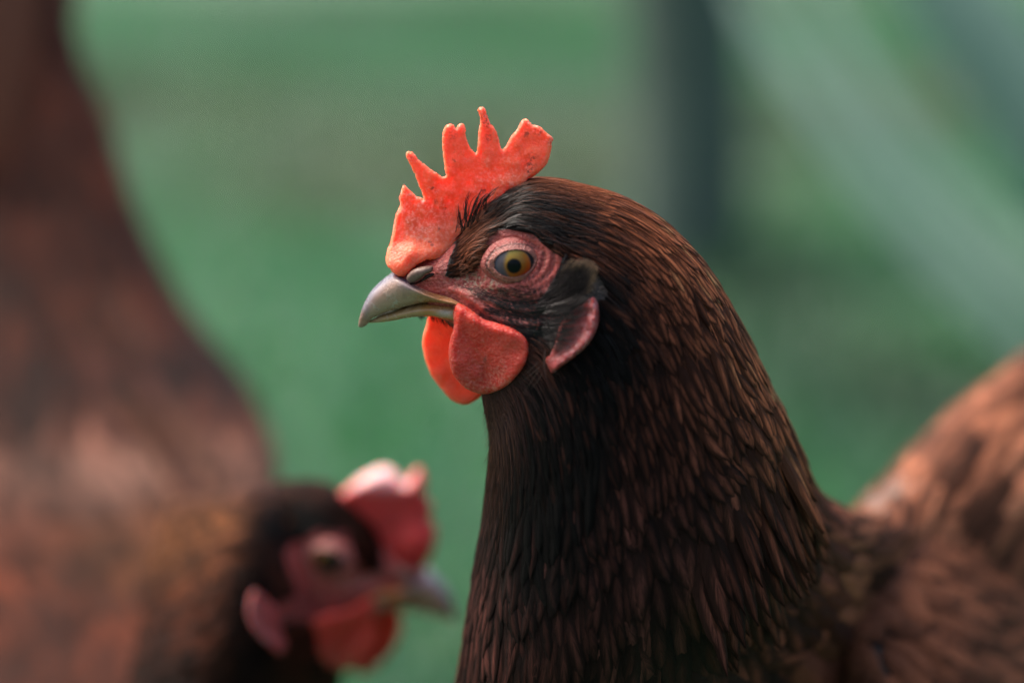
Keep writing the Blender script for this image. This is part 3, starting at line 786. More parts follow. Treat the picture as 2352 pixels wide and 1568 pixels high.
        ex = LA * (1 + (k - 1) * .82); ey = LB * (1 + (k - 1) * 1.12)
        x = ex * np.cos(an)[None]; y = ey * np.sin(an)[None]
        uu = EYE[0] + x * math.cos(LR) - y * math.sin(LR); vv = EYE[1] + x * math.sin(LR) + y * math.cos(LR)
        mid = at(uu, vv, ys); rr = np.hypot(mid[..., 0] - cen[0], mid[..., 2] - cen[2]) / MM
        inner = cen[1] / MM - np.sqrt(np.maximum(R * R - rr * rr, .5)) - .15
        skin = ys / MM - .5
        wgt = sstep(1.0, 1.3, k); yy = inner * (1 - wgt) + skin * wgt + pk[:, 1][:, None] + bead
        ball = cen[1] / MM - np.sqrt(np.maximum((R + .12) ** 2 - rr * rr, 0.)) - .12
        yy = np.where((rr < R) & (k > .99), np.minimum(yy, ball), yy)
        V = mid.copy(); V[..., 1] = yy * MM; V[..., 1] *= sd
        c = np.zeros((40, nb, 3)) + np.array([.34, .115, .095]); kk = pk[:, 0][:, None, None]
        c = c + (np.array([.30, .055, .05]) - c) * sstep(1.28, 1.5, kk); c = c + (np.array([.03, .012, .012]) - c) * (1 - sstep(.98, 1.035, kk)); c = c + (np.array([.07, .02, .018]) - c) * np.exp(-((kk - 1.37) / .05) ** 2)
        mesh_obj('eyelid', xf(V.reshape(-1, 3)), flipF(grid_faces(40, nb), (sd < 0) != fl), M_lid, root, True, c.reshape(-1, 3))
    # wattles
    near = Z2((935, 560), (915, 640), (922, 720), (912, 790), (890, 870), (878, 960), (885, 1060), (912, 1150), (960, 1220), (1030, 1280), (1110, 1315), (1190, 1326), (1280, 1305), (1370, 1255), (1450, 1180), (1510, 1100),
              (1548, 1010), (1556, 945), (1545, 880), (1500, 820), (1420, 770), (1300, 725), (1180, 690), (1080, 620), (1000, 570))
    far = Z2((760, 640), (705, 665), (690, 740), (666, 820), (658, 900), (672, 1000), (700, 1090), (732, 1170), (782, 1240), (840, 1310), (900, 1375), (970, 1410), (1030, 1416), (1090, 1390), (1150, 1345), (1230, 1270), (1290, 1160), (1320, 1020), (1280, 900), (1150, 780), (1000, 680), (880, 640))
    wu = np.arange(1020, 1230, 8.); wv = np.arange(690, 920, 8.)
    WS = np.array([[(lambda h: h[0].y if h[0] is not None else 0.)(ysurf(a, b)) for b in wv] for a in wu])
    for _ in range(6): WS = (lambda Q: (Q[1:-1, 1:-1] + Q[:-2, 1:-1] + Q[2:, 1:-1] + Q[1:-1, :-2] + Q[1:-1, 2:]) / 5)(np.pad(WS, 1, mode='edge'))
    def wsurf(u, v):
        x = np.clip((u - 1020) / 8, 0, len(wu) - 1.001); y = np.clip((v - 690) / 8, 0, len(wv) - 1.001); i = x.astype(int); j = y.astype(int); f, g_ = x - i, y - j
        return WS[i, j] * (1 - f) * (1 - g_) + WS[i + 1, j] * f * (1 - g_) + WS[i, j + 1] * (1 - f) * g_ + WS[i + 1, j + 1] * f * g_
    def ny(u, v): return -.0022 * np.log(np.exp(-ny0(u, v) / .0022) + np.exp(-(wsurf(u, v) - 1.4 * MM * sstep(700, 740, v)) / .0022))
    def ny0(u, v): return (-11.0 - 1.6 * np.sin((v - 700) / 240 * 3.0) + 4.5 * sstep(1110, 1215, u) * sstep(700, 800, v) + 3.5 * sstep(1060, 1030, u) * sstep(760, 690, v)) * MM
    def nb_(u, v, d): return (.35 * vnoise(np.stack([u / 26, v / 26, u * 0], -1), 21)) * MM * sstep(0, 14, d)
    flap('wattle', near, ny, lambda u, v: (1.5 + .9 * sstep(800, 720, v)) * MM, M_wattle, root, 3., 4., .25, 16., nb_,
         lambda u, v, d: .30 + .55 * gauss(u, v, 1150, 855, 26, 30) + .4 * gauss(u, v, 1115, 880, 70, 20) + .3 * np.exp(-(d / 6) ** 2), None, xf if fl else None, seed=6)
    flap('wattle', far, lambda u, v: (6.5 + 1.5 * np.sin(v / 60)) * MM, lambda u, v: 1.15 * MM + 0 * u, far_mat or M_comb, root, 3., 5., .3, 14., nb_,
         lambda u, v, d: .15 + .2 * np.exp(-(d / 5) ** 2), None, xf if fl else None, seed=7)
    # earlobes, both sides
    lobe = Z2((2098, 500), (2138, 545), (2152, 640), (2145, 740), (2110, 830), (2045, 925), (1960, 1000), (1880, 1060), (1825, 1098), (1780, 1136), (1748, 1142), (1720, 1090), (1703, 1030), (1735, 990), (1780, 900), (1800, 800), (1850, 700), (1930, 620), (2020, 555))
    rim = Z2((2098, 520), (2110, 640), (2095, 740), (2050, 830), (1980, 920), (1880, 1000), (1780, 1080))
    pts = np.array(lobe); ysl = []
    samp = [(x, y, ysurf(x, y)) for x in np.arange(1240, 1390, 12) for y in np.arange(660, 870, 12)]
    samp = np.array([(x, y, h[0].y) for x, y, h in samp if h[0] is not None])
    AA = np.stack([np.ones(len(samp)), samp[:, 0] - 1310, samp[:, 1] - 770, (samp[:, 0] - 1310) ** 2, (samp[:, 1] - 770) ** 2, (samp[:, 0] - 1310) * (samp[:, 1] - 770)], -1)
    cf = np.linalg.lstsq(AA, samp[:, 2], rcond=None)[0]
    def ly_(u, v):
        a, b = u - 1310, v - 770
        return cf[0] + cf[1] * a + cf[2] * b + cf[3] * a * a + cf[4] * b * b + cf[5] * a * b - (12. if fl else 1.5) * MM
    def lbulge(u, v, d):
        dr = seg_dist(np.stack([u, v], -1), rim, False)
        return (1.5 * np.exp(-(dr / 15) ** 2) + .35 * vnoise(np.stack([u / 9, v / 9, u * 0], -1), 31) + .3 * np.sin((u * .8 + v) / 7.) * .5) * MM * sstep(0, 8, d)
    for sd in (1, -1):
        def mx2(V, sd=sd):
            V = V.copy(); V[:, 1] *= sd; return xf(V)
        flap('earlobe', lobe, ly_, lambda u, v: .8 * MM + 0 * u, M_lobe, root, 3., 4., .4, 10., lbulge,
             lambda u, v, d: .15 + .8 * np.exp(-(seg_dist(np.stack([u, v], -1), rim, False) / 18) ** 2) * sstep(1270, 1330, u), lambda u, v, d: .75 * sstep(1335, 1280, u) * sstep(830, 780, v) * (0 if fl else 1) + 0 * u, mx2 if (fl or sd < 0) else None, seed=8)  # inner upper side of the lobe coloured darker
    return ub

COMB1 = Z1((345, 1390), (357, 1320), (385, 1240), (405, 1150), (416, 1080), (432, 1010), (455, 960), (470, 918), (458, 870), (475, 820), (488, 762), (500, 757), (530, 785), (575, 830), (610, 862), (640, 868), (668, 880),
           (650, 820), (615, 730), (580, 650), (547, 580), (518, 522), (520, 487), (545, 477), (580, 492), (620, 545), (680, 590), (740, 640), (790, 668), (822, 692), (855, 686),
           (850, 640), (838, 560), (829, 480), (826, 400), (829, 330), (845, 275), (870, 250), (905, 245), (930, 265), (942, 288), (955, 258), (985, 240), (1012, 262), (1026, 295), (1020, 335), (1035, 380), (1060, 440), (1090, 480), (1112, 492),
           (1122, 450), (1128, 380), (1134, 300), (1146, 230), (1138, 170), (1122, 130), (1140, 103), (1170, 101), (1195, 130), (1210, 180), (1230, 235), (1268, 282), (1295, 340), (1310, 400), (1322, 448), (1335, 462),
           (1360, 440), (1390, 380), (1420, 330), (1460, 290), (1485, 240), (1510, 208), (1540, 205), (1570, 235), (1600, 255), (1640, 263), (1670, 280), (1700, 312), (1740, 345), (1766, 375), (1752, 410), (1746, 470), (1730, 540), (1700, 600), (1650, 650), (1600, 690), (1550, 720),
           (1500, 830), (1400, 950), (1280, 1040), (1150, 1140), (1050, 1250), (950, 1320), (860, 1370), (760, 1390), (690, 1395), (620, 1430), (560, 1490), (510, 1535), (460, 1530), (415, 1500), (375, 1462), (350, 1425))

def tint1(u, v, p, r):
    """plumage colours of the neck and body by place"""
    n = len(u); base = np.tile(np.array([.125, .038, .025]), (n, 1))
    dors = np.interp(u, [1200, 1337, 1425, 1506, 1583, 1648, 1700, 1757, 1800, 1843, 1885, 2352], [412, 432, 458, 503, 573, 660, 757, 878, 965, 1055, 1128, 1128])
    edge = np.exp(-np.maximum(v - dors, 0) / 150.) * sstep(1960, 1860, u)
    c = base + (ORANGE - base) * np.clip(edge * 1.05, 0, 1)[:, None]  # orange nape plumage, with light from above painted into the edge
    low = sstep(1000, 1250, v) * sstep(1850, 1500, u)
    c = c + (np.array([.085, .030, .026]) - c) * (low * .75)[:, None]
    back = sstep(1880, 1960, u)
    c = c + (np.array([.185, .068, .036]) - c) * back[:, None]
    c = c * np.exp(.75 * back * vnoise(p * np.array([70., 40., 70.]), 91))[:, None]
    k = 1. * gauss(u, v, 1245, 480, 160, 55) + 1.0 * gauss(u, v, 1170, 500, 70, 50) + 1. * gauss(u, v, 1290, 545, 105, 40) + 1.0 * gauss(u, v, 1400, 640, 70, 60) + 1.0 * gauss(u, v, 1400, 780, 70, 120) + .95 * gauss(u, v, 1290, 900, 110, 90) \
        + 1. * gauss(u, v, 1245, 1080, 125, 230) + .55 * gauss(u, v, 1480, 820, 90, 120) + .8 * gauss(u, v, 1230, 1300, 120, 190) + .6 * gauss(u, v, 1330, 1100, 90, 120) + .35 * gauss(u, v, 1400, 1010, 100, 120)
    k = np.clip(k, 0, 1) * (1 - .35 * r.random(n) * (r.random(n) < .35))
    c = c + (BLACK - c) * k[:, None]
    thr = gauss(u, v, 1130, 960, 35, 90); c = c + (np.array([.16, .075, .045]) - c) * np.clip(thr, 0, 1)[:, None]
    blue = sstep(1200, 1400, v) * sstep(1500, 1700, u) * sstep(2150, 2000, u) * (r.random(n) < .0)
    c = c + (np.array([.012, .018, .03]) - c) * blue[:, None]
    red = sstep(1100, 1300, v) * sstep(1600, 1800, u) * sstep(2150, 2000, u)
    c = c + (np.array([.20, .054, .034]) - c) * (red * .6 * (1 - blue))[:, None]
    c = np.clip(c * np.clip(np.exp(r.normal(size=n) * (.36 + .3 * back)), .30, 2.2)[:, None], .003, .8)
    return np.hstack([c, (.10 + .7 * sstep(1880, 2020, u) * sstep(900, 1100, v) + .5 * sstep(2050, 2150, u))[:, None].clip(0, .8)])

def plumage(root, L, xf, lens, wids, tintf, seed, s_from, single=0, keepx=None, coarse=1., liftk=1.):
    m = L.knots
    def st(s): return np.interp(np.clip(s, 0, 1) * (L.NS - 1), np.arange(L.NS), m)
    lx, lyv = zip(*lens); wx, wy = zip(*wids)
    lenf = lambda s: np.interp(st(s), lx, lyv) * MM * coarse
    widf = lambda s: np.interp(st(s), wx, wy) * MM * coarse
    def keep(u, v, p, n):
        Q = xf.inv(p); uu, vv = mirror_uv(Q)
        P = np.stack([uu, vv], -1); sk = np.full(len(P), -1e3); h = (uu < 1420) & (vv < 880) & (uu > 700)
        sk[h] = sdist(P[h], SKIN)
        tuft = inside(P, Z2((1620, 620), (1760, 300), (1900, 200), (2130, 260), (2120, 480), (1900, 620)))
        if xf.flip: tuft &= False
        r, _ = eye_r(uu, vv)
        k = (sk < 1) & (uu > 1010) & ~(inside(P, Z2((600, 300), (1050, 380), (1350, 620), (1700, 640), (1850, 900), (1500, 860), (1300, 800), (900, 900))) & h) & ~tuft & (r > 1.7)
        if keepx is not None: k &= keepx(uu, vv, p, n)
        return k
    S, T = scatter(L, lenf, widf, keep, s0=s_from, seed=seed)
    r = np.random.default_rng(seed + 5)
    ln = lenf(S) * r.uniform(.8, 1.2, len(S)); wd = widf(S) * r.uniform(.85, 1.2, len(S))
    sta = st(S)
    P = np.empty((len(S), 8, 5, 3))
    for lo, hi, l0, l1 in ((0, 7, .15, .5), (7, 11, .2, .8), (11, 15, .3, 1.1), (15, 17.5, .4, 1.3), (17.5, 40, .5, 2.4)):
        k = (sta >= lo) & (sta < hi)
        if k.any(): P[k] = feathers(L, S[k], T[k], ln[k], wd[k], l0 * MM * liftk, l1 * MM * liftk, seed + int(lo), yaw=.10)
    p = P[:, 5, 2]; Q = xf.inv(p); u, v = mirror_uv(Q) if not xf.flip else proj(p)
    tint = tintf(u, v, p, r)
    # the feathers that show largest become feathers of their own
    pick = np.zeros(len(S), bool)
    if single:
        c = P[:, 5, 2]; uc, vc = proj(c); nn = L.ev(S, T, [L.N])[0]
        facing = ((CAM - c) * nn).sum(1) > 0
        onscr = (uc > 10) & (uc < 2345) & (vc > 0) & (vc < 1560) & facing
        size = np.where(onscr, ln * wd / (np.linalg.norm(c - CAM, axis=1) ** 2), 0)
        pick[np.argsort(-size)[:single]] = True
        uvs = feather_uv(len(S))
        for q in np.where(pick)[0]:
            mesh_obj('feather', P[q].reshape(-1, 3), FG, M_feather, root, True, np.repeat(tint[q][None], 40, 0), uvs[q].reshape(-1, 2))
    hd = sta < 8.5
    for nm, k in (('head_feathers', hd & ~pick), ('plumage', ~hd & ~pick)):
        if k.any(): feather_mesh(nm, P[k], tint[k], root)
    return S, T

hen = empty('hen', (0.05, .1, 0))
tag(hen, 'sharp brown hen in profile facing left with tall orange-red comb', 'hen', 'brown hens')
V, F = L1.mesh()
mesh_obj('body', V, F, M_body, hen, True, fattr=body_attrs(L1, I))
head_parts(hen, I, COMB1)
LEN1 = [(0, 3.0), (3, 4.2), (5, 5.4), (7, 7), (9, 8.5), (11, 11.5), (13, 16), (15, 22), (17, 28), (19, 32), (26, 42)]
WID1 = [(0, .55), (3, .6), (5, .8), (7, 1.2), (9, 1.9), (11, 2.7), (13, 3.8), (15, 5.4), (17, 8.5), (19, 12), (26, 17)]
plumage(hen, L1, I, LEN1, WID1, tint1, 21, .06, single=280)

# ---- bristles of the face, ear tuft and wisps of the sharp hen
def field(guides, P):
    g = np.array([q[0] for q in guides], float); d = np.array([q[1] for q in guides], float); d /= np.linalg.norm(d, axis=1)[:, None]
    w_ = 1 / (((P[:, None] - g[None]) ** 2).sum(2) + 200.) ** 1.4
    o = (w_[..., None] * d[None]).sum(1); return o / np.linalg.norm(o, axis=1)[:, None]
GZ = [((860, 330), (.7, -.5)), ((900, 200), (.5, -.85)), ((1000, 100), (.6, -.8)), ((1100, -60), (.85, -.55)), ((1250, -110), (1, -.1)), ((1000, 400), (.85, .3)), ((1200, 450), (.85, .4)), ((1300, 560), (.93, .35)),
      ((1500, 650), (1, .1)), ((1700, 600), (1, -.25)), ((1500, 480), (.95, .05)), ((1650, 450), (.8, -.6)), ((1740, 320), (.5, -.85)), ((1900, 450), (.85, -.55)), ((2050, 320), (.75, -.65)), ((1700, 800), (1, .12)), ((1500, 800), (.9, .35)),
      ((1650, 950), (.8, .6)), ((1300, 720), (.9, .45)), ((1100, 680), (.85, .5)), ((1350, 420), (.95, .25))]
GUIDE = [(Z2(p)[0], d) for p, d in GZ]
def trace(P, length_px, k, off, wob, r, lift=0.):
    """walk over the surface along the field; returns (N,k,3) and a validity mask"""
    N = len(P); out = np.zeros((N, k, 3)); ok = np.ones(N, bool); cur = P.copy(); dev = r.normal(size=N) * wob
    for j in range(k):
        for q in range(N):
            p = surf(cur[q, 0], cur[q, 1], off + lift * (j / (k - 1)) ** 1.5)
            if p is None: ok[q] = False
            else: out[q, j] = p
        d = field(GUIDE, cur); ca, sa = np.cos(dev), np.sin(dev)
        d = np.stack([d[:, 0] * ca - d[:, 1] * sa, d[:, 0] * sa + d[:, 1] * ca], -1)
        cur = cur + d * (length_px / (k - 1))[:, None]
    return out[ok], ok
def pts_in(poly, N, r):
    A = np.asarray(poly); lo, hi = A.min(0), A.max(0); out = np.zeros((0, 2))
    while len(out) < N:
        q = lo + (hi - lo) * r.random((N * 2, 2)); out = np.concatenate([out, q[inside(q, A)]])
    return out[:N]
r = np.random.default_rng(5)
def both_sides(paths): 
    m = paths.copy(); m[..., 1] *= -1; return np.concatenate([paths, m])
groups = [  # polygon, count, length px, radius mm, colour
    (Z2((850, 320), (900, 150), (960, 20), (1080, -120), (1260, -110), (1120, 30), (1100, 200), (1010, 300), (900, 350), (820, 320)), 700, (26, 62), .085, (.012, .008, .008), .5),
    (Z2((1150, 470), (1500, 540), (1720, 520), (1850, 640), (1800, 900), (1600, 900), (1350, 790), (1180, 640)), 520, (26, 60), .075, (.012, .010, .011), .25),
    (Z2((1400, 760), (1750, 740), (1800, 900), (1720, 1010), (1560, 900)), 360, (30, 60), .085, (.010, .009, .010), .4),
    (Z2((950, 400), (1250, 430), (1450, 400), (1700, 470), (1700, 600), (1400, 600), (1150, 520)), 330, (14, 30), .055, (.03, .014, .013), .2),
    (Z2((1700, 580), (1960, 560), (2010, 640), (1930, 720), (1880, 850), (1760, 960), (1700, 800)), 300, (26, 60), .07, (.016, .010, .011), 3.4),
    (Z2((900, 600), (1150, 640), (1400, 760), (1350, 800), (1100, 740)), 120, (14, 34), .05, (.03, .014, .013), .2)]
allp, allr, allt = [], [], []
for poly, N, (l0, l1), rad, col, lf in groups:
    P = pts_in(poly, N, r); rr_, aa_ = eye_r(P[:, 0], P[:, 1]); P = P[rr_ > 1.75]
    pa, ok = trace(P, r.uniform(l0, l1, len(P)), 5, (.05 if lf < 1 else lf * .8) * MM, .16, r, (lf if lf < 1 else lf * .3) * MM)
    pa = both_sides(pa); allp.append(pa); allr.append(np.full(len(pa), rad * MM) * r.uniform(.7, 1.3, len(pa)))
    allt.append(np.asarray(col)[None, None] * r.uniform(.6, 1.6, (len(pa), 1, 1)) * np.ones((1, 5, 1)))
strands('face_bristles', np.concatenate(allp), np.concatenate(allr), np.concatenate(allt), hen)

# fine hair-like feather ends over the crown, brow and nape
def surface_hair(L, N, st0, st1, length, rad, r, name, root, tintf, gain=1.0):
    sidx = np.interp(np.array([st0, st1]), L.knots, np.arange(L.NS)) / (L.NS - 1)
    S = sidx[0] + (sidx[1] - sidx[0]) * r.random(N); T = r.random(N)
    p = L.ev(S, T, [L.G])[0]; u, v = mirror_uv(p); P = np.stack([u, v], -1)
    h = (u < 1420) & (v < 900); sk = np.full(N, -99.); sk[h] = sdist(P[h], SKIN); rr, _ = eye_r(u, v)
    tuft = inside(P, Z2((1620, 620), (1760, 300), (1900, 200), (2130, 260), (2150, 480), (2150, 800), (1800, 1100), (1700, 900)))
    k = (sk < -1) & (rr > 2) & ~tuft & (u > 1040); S, T, p, u, v = S[k], T[k], p[k], u[k], v[k]; N = len(S)
    ds, dt = L.ev(S, T, [L.dS, L.dT]); gs = 1 / np.maximum(np.linalg.norm(ds, axis=1), 1e-4); gt = 1 / np.maximum(np.linalg.norm(dt, axis=1), 1e-3)
    ln = length(S) * r.uniform(.7, 1.3, N) * MM; dev = r.normal(size=N) * .10; bend = r.normal(size=N) * .12
    q = np.linspace(0, 1, 5)[None]
    ss = S[:, None] + q * (ln * np.cos(dev) * gs)[:, None]; tt = T[:, None] + (q * (ln * np.sin(dev) * gt)[:, None] + q * q * (ln * bend * gt)[:, None])
    G, Nn = L.ev(ss, tt, [L.G, L.N])
    path = G + Nn * ((.45 + .35 * r.random((N, 1)) + .35 * q)[..., None] * MM)
    c = tintf(u, v, p, r)[:, :3] * gain; c = c[:, None] * np.linspace(.6, 1.2, 5)[None, :, None]
    return strands(name, path, np.full(N, rad * MM) * r.uniform(.6, 1.3, N), c, root)
surface_hair(L1, 9000, 2.2, 9.5, lambda s: np.interp(s, [0, .2, .55], [4.5, 6., 9.]), .07, r, 'crown_hair', hen, tint1, .55)

# long hackles that hang free over the shoulder
def draped(L, N, st0, st1, t0, t1, Lmm, Wmm, drop, seed, name, root, tintf, out=1.):
    q = np.random.default_rng(seed)
    sidx = np.interp(np.array([st0, st1]), L.knots, np.arange(L.NS)) / (L.NS - 1)
    S = sidx[0] + (sidx[1] - sidx[0]) * q.random(N); T = (t0 + (t1 - t0) * q.random(N)) % 1
    p, n, ds = L.ev(S, T, [L.G, L.N, L.dS]); d = ds / np.linalg.norm(ds, axis=1)[:, None]
    d = d + q.normal(size=d.shape) * .05; d /= np.linalg.norm(d, axis=1)[:, None]
    sdv = np.cross(n, d); sdv /= np.linalg.norm(sdv, axis=1)[:, None]
    v = np.linspace(0, 1, 8); uu = np.array([-1, -.55, 0, .55, 1.])
    prof = (1 - (1 - np.clip(v / .35, 0, 1)) ** 2) * .75 + .25; tipf = np.clip((1 - v) / .6, 0, 1); prof = prof * np.sqrt(1 - (1 - tipf) ** 2 + 1e-6); prof[-1] = .05
    ln = Lmm * q.uniform(.75, 1.25, N) * MM; wd = Wmm * q.uniform(.8, 1.2, N) * MM
    lift = (.8 + 1.4 * q.random(N)) * MM
    P = p[:, None, None] + d[:, None, None] * (v[None, :, None] * ln[:, None, None])[..., None] + sdv[:, None, None] * (prof[None, :, None] * uu[None, None] * wd[:, None, None] * .5)[..., None] \
        + n[:, None, None] * (.1 * MM + lift[:, None, None] * v[None, :, None] + out * MM * v[None, :, None] ** 2 * 2. + .25 * wd[:, None, None] * (1 - uu ** 2)[None, None] * .5)[..., None] + np.array(drop)[None, None, None] * (v[None, :, None] ** 2 * ln[:, None, None])[..., None]
    u_, v_ = proj(P[:, 5, 2]); return feather_mesh(name, P, tintf(u_, v_, p, q), root)
draped(L1, 80, 13.6, 15.6, .05, .20, 21, 5.0, (.0, 0, -.16), 71, 'shoulder_hackles', hen, tint1, .2)
surface_hair(L1, 1500, 9.5, 15.5, lambda s: np.interp(s, [.5, .8], [9., 14.]), .045, r, 'neck_hair', hen, tint1, 1.6)
# soft brown fluff at the throat and pale down at the root of the tail
fl = np.random.default_rng(9); W = []; Wc = []
for q in range(420):
    v0 = fl.uniform(905, 1060); u0 = np.interp(v0, [905, 960, 1010, 1060], [1128, 1134, 1143, 1140]) + fl.uniform(-16, 16); y0 = fl.uniform(-9, 7)
    ll = fl.uniform(14, 42); dx = -.35 + fl.normal() * .25
    W.append(at([u0, u0 + dx * ll * .5, u0 + dx * ll * 1.0 + 2], [v0, v0 + ll * .5, v0 + ll], np.array([y0, y0 - .2, y0 - .3]) * MM)); Wc.append((.20, .085, .05) if fl.random() < .7 else (.03, .018, .016))
W = np.array(W); Wc = np.array(Wc)[:, None] * np.ones((1, 3, 1)) * fl.uniform(.5, 1.3, (len(W), 1, 1))
strands('throat_fluff', W, np.full(len(W), .06 * MM), Wc, hen)
W = []
for q in range(110):
    f = fl.random(); u0 = 1985 + 85 * f + fl.normal() * 12; v0 = 1150 - 60 * f ** 1.5 + fl.uniform(0, 40); ll = fl.uniform(20, 55); y0 = 80 + 25 * f - fl.uniform(0, 14); ang = fl.uniform(-.3, 1.2)
    W.append(at([u0, u0 + ll * .5 * math.sin(ang), u0 + ll * math.sin(ang)], [v0, v0 - ll * .5 * math.cos(ang), v0 - ll * .85 * math.cos(ang)], np.full(3, y0) * MM))
W = np.array(W); strands('saddle_down', W, np.full(len(W), .11 * MM), np.tile(np.array([.52, .42, .37]), (len(W), 3, 1)) * fl.uniform(.5, 1.1, (len(W), 1, 1)), hen)

# ear tuft
P = pts_in(Z2((1600, 600), (1680, 480), (1790, 330), (1860, 330), (1960, 400), (1980, 470), (1850, 580), (1720, 640)), 1300, r)
end = np.array(Z2((1860, 235), (1905, 205), (1960, 215), (2030, 205), (2090, 225), (2132, 262), (2125, 320), (2112, 400), (2095, 450)))
d0 = field(GUIDE, P); t_end = np.zeros(len(P))
tip = np.zeros((len(P), 2)); ln = np.zeros(len(P))
for q in range(len(P)):
    # walk the field until the tuft's outer edge
    p = P[q].copy(); l = 0
    bound = np.array(Z2((1560, 640), (1640, 440), (1760, 280), (1860, 235), (1905, 205), (1960, 215), (2030, 203), (2090, 225), (2134, 262), (2125, 320), (2112, 400), (2080, 470), (1900, 590), (1720, 680)))
    lim = r.uniform(45, 95)
    while l < lim and inside(p[None], bound)[0]:
        p = p + field(GUIDE, p[None])[0] * 4; l += 4
    ln[q] = max(l, 10)
pa, ok = trace(P, ln, 6, .25 * MM, .05, r, 1.9 * MM); N = len(pa)
pa = pa + (np.array([0, -1., 0]) * MM * r.uniform(0, 1.3, N)[:, None])[:, None] * np.linspace(.2, 1, 6)[None, :, None]
et = proj(pa[:, -1]); dtip = seg_dist(np.stack(et, -1), end, False)
tc = np.array([.0085, .0055, .0062])[None, None] * r.uniform(.3, 2.6, (N, 1, 1)) + np.zeros((N, 6, 1))
pale = (dtip < 10)[:, None, None] * np.array([0, 0, 0, .0, .15, 1.])[None, :, None]
tc = tc + (np.array([.30, .19, .11])[None, None] - tc) * pale * r.uniform(.4, 1., (N, 1, 1))
pb_, tc2 = both_sides(pa), np.concatenate([tc, tc])
strands('ear_tuft', pb_, np.full(len(pb_), .075 * MM) * r.uniform(.7, 1.3, len(pb_)), tc2, hen)

# wisps that stand up in front of the comb
W = []
for (a, b, c, dpt) in [((985, 1110), (968, 1020), (966, 935), -5.4), ((995, 1130), (985, 1070), (975, 990), -5.6), ((1018, 1060), (1022, 930), (1058, 812), -5.6), ((1030, 1075), (1030, 960), (1050, 860), -5.8), ((1060, 1060), (1100, 910), (1165, 797), -6),
                      ((1050, 1090), (1090, 960), (1150, 830), -6.2), ((1100, 1010), (1160, 880), (1220, 830), -6.3), ((1195, 960), (1200, 880), (1212, 845), -6.2), ((1190, 900), (1240, 830), (1312, 770), -6.6), ((1150, 960), (1190, 880), (1250, 815), -6.4),
                      ((1090, 1080), (1130, 960), (1190, 860), -6.5), ((1075, 1100), (1120, 990), (1165, 870), -6.7), ((1010, 1150), (1020, 1080), (1050, 1000), -6), ((1040, 1120), (1060, 1030), (1100, 940), -6.2), ((1270, 960), (1320, 890), (1400, 850), -6.8), ((1290, 930), (1350, 870), (1430, 840), -6.8)]:
    pp = cubic(np.array(Z1(a, b, c)), 8); W.append(at(pp[:, 0], pp[:, 1], np.linspace(dpt - .4, dpt - 1.6, 8) * MM))
    for e in range(3):
        jj = r.normal(size=(3, 2)) * 14; pp = cubic(np.array(Z1(*(np.array([a, b, c]) + jj * np.array([[1.6], [1.2], [1]])))), 8); W.append(at(pp[:, 0], pp[:, 1], np.linspace(dpt - .4, dpt - 1.4 - e * .2, 8) * MM))
W = np.array(W); n_main = np.arange(len(W)) % 4 == 0
strands('brow_wisps', W, np.where(n_main, .22, .10) * MM, np.tile(np.array([.014, .008, .009]), (len(W), 8, 1)) * r.uniform(.6, 1.5, (len(W), 1, 1)), hen)

# short dark fringe hanging under the lower beak, and stray whiskers below the earlobe
W, rad = [], []
for q in range(90):
    x = r.uniform(600, 930); a = np.array((x, np.interp(x, [600, 760, 830, 905, 940], [640, 640, 655, 655, 660]))); lg = r.uniform(30, 70) + max(0, x - 700) * .45
    b = a + np.array([.28 + r.normal() * .1, 1.]) * lg * .6; c = a + np.array([.42 + r.normal() * .15, 1.]) * lg
    pp = cubic(np.array(Z2(a, b, c)), 5); y = r.uniform(-4.5, 3.5); W.append(at(pp[:, 0], pp[:, 1], np.full(5, y) * MM)); rad.append(.09)
for a, b, c in [((1745, 1000), (1750, 1100), (1770, 1205)), ((1790, 960), (1770, 1040), (1780, 1100)), ((1680, 1050), (1630, 1110), (1590, 1150)), ((1700, 1090), (1640, 1150), (1575, 1205)), ((1690, 1120), (1640, 1220), (1600, 1315)), ((1805, 1040), (1820, 1120), (1850, 1160)),
                ((1720, 1150), (1690, 1220), (1650, 1280)), ((1780, 870), (1810, 930), (1840, 945)), ((1775, 860), (1785, 920), (1812, 960)), ((1735, 950), (1740, 1050), (1745, 1110))]:
    pp = cubic(np.array(Z2(a, b, c)), 5); Q = [surf(x, y_, (2.6 + i * .3) * MM) for i, (x, y_) in enumerate(pp)]
    if all(q is not None for q in Q): W.append(np.array(Q)); rad.append(.085)
W = np.array(W); tc = np.tile(np.array([.012, .008, .008]), (len(W), 5, 1)); tc[90:] = np.array([.10, .065, .05])
strands('chin_bristles', W, np.array(rad) * MM, tc, hen)

# ---- wing, tail and legs of the sharp hen
def ellip_loft(D, Vn, hw, n=60, m=48):
    D = at(*np.array(D, float).T * np.array([[1], [1], [MM]])); Vn = at(*np.array(Vn, float).T * np.array([[1], [1], [MM]]))
    L = Loft(D, Vn, np.array(hw) * MM, n, m, np.linspace(0, len(D) - 1, n)); L.knots = np.linspace(0, len(D) - 1, n); return L
WL = ellip_loft([(1905, 1330, 96), (1950, 1250, 104), (2060, 1215, 112), (2170, 1225, 124), (2310, 1265, 142), (2460, 1325, 156), (2600, 1375, 166), (2700, 1420, 172)],
                [(1910, 1430, 74), (1980, 1640, 40), (2100, 1800, 34), (2230, 1870, 44), (2390, 1850, 66), (2530, 1750, 94), (2640, 1600, 128), (2705, 1450, 168)], [4, 12, 17, 18, 17, 14, 9, 3])
V, F = WL.mesh(); wing = mesh_obj('wing', V, F, M_body, hen, True, fattr={'skin': np.zeros(len(V)), 'dust_sheen': np.zeros(len(V)), 'pink': np.zeros(len(V))})
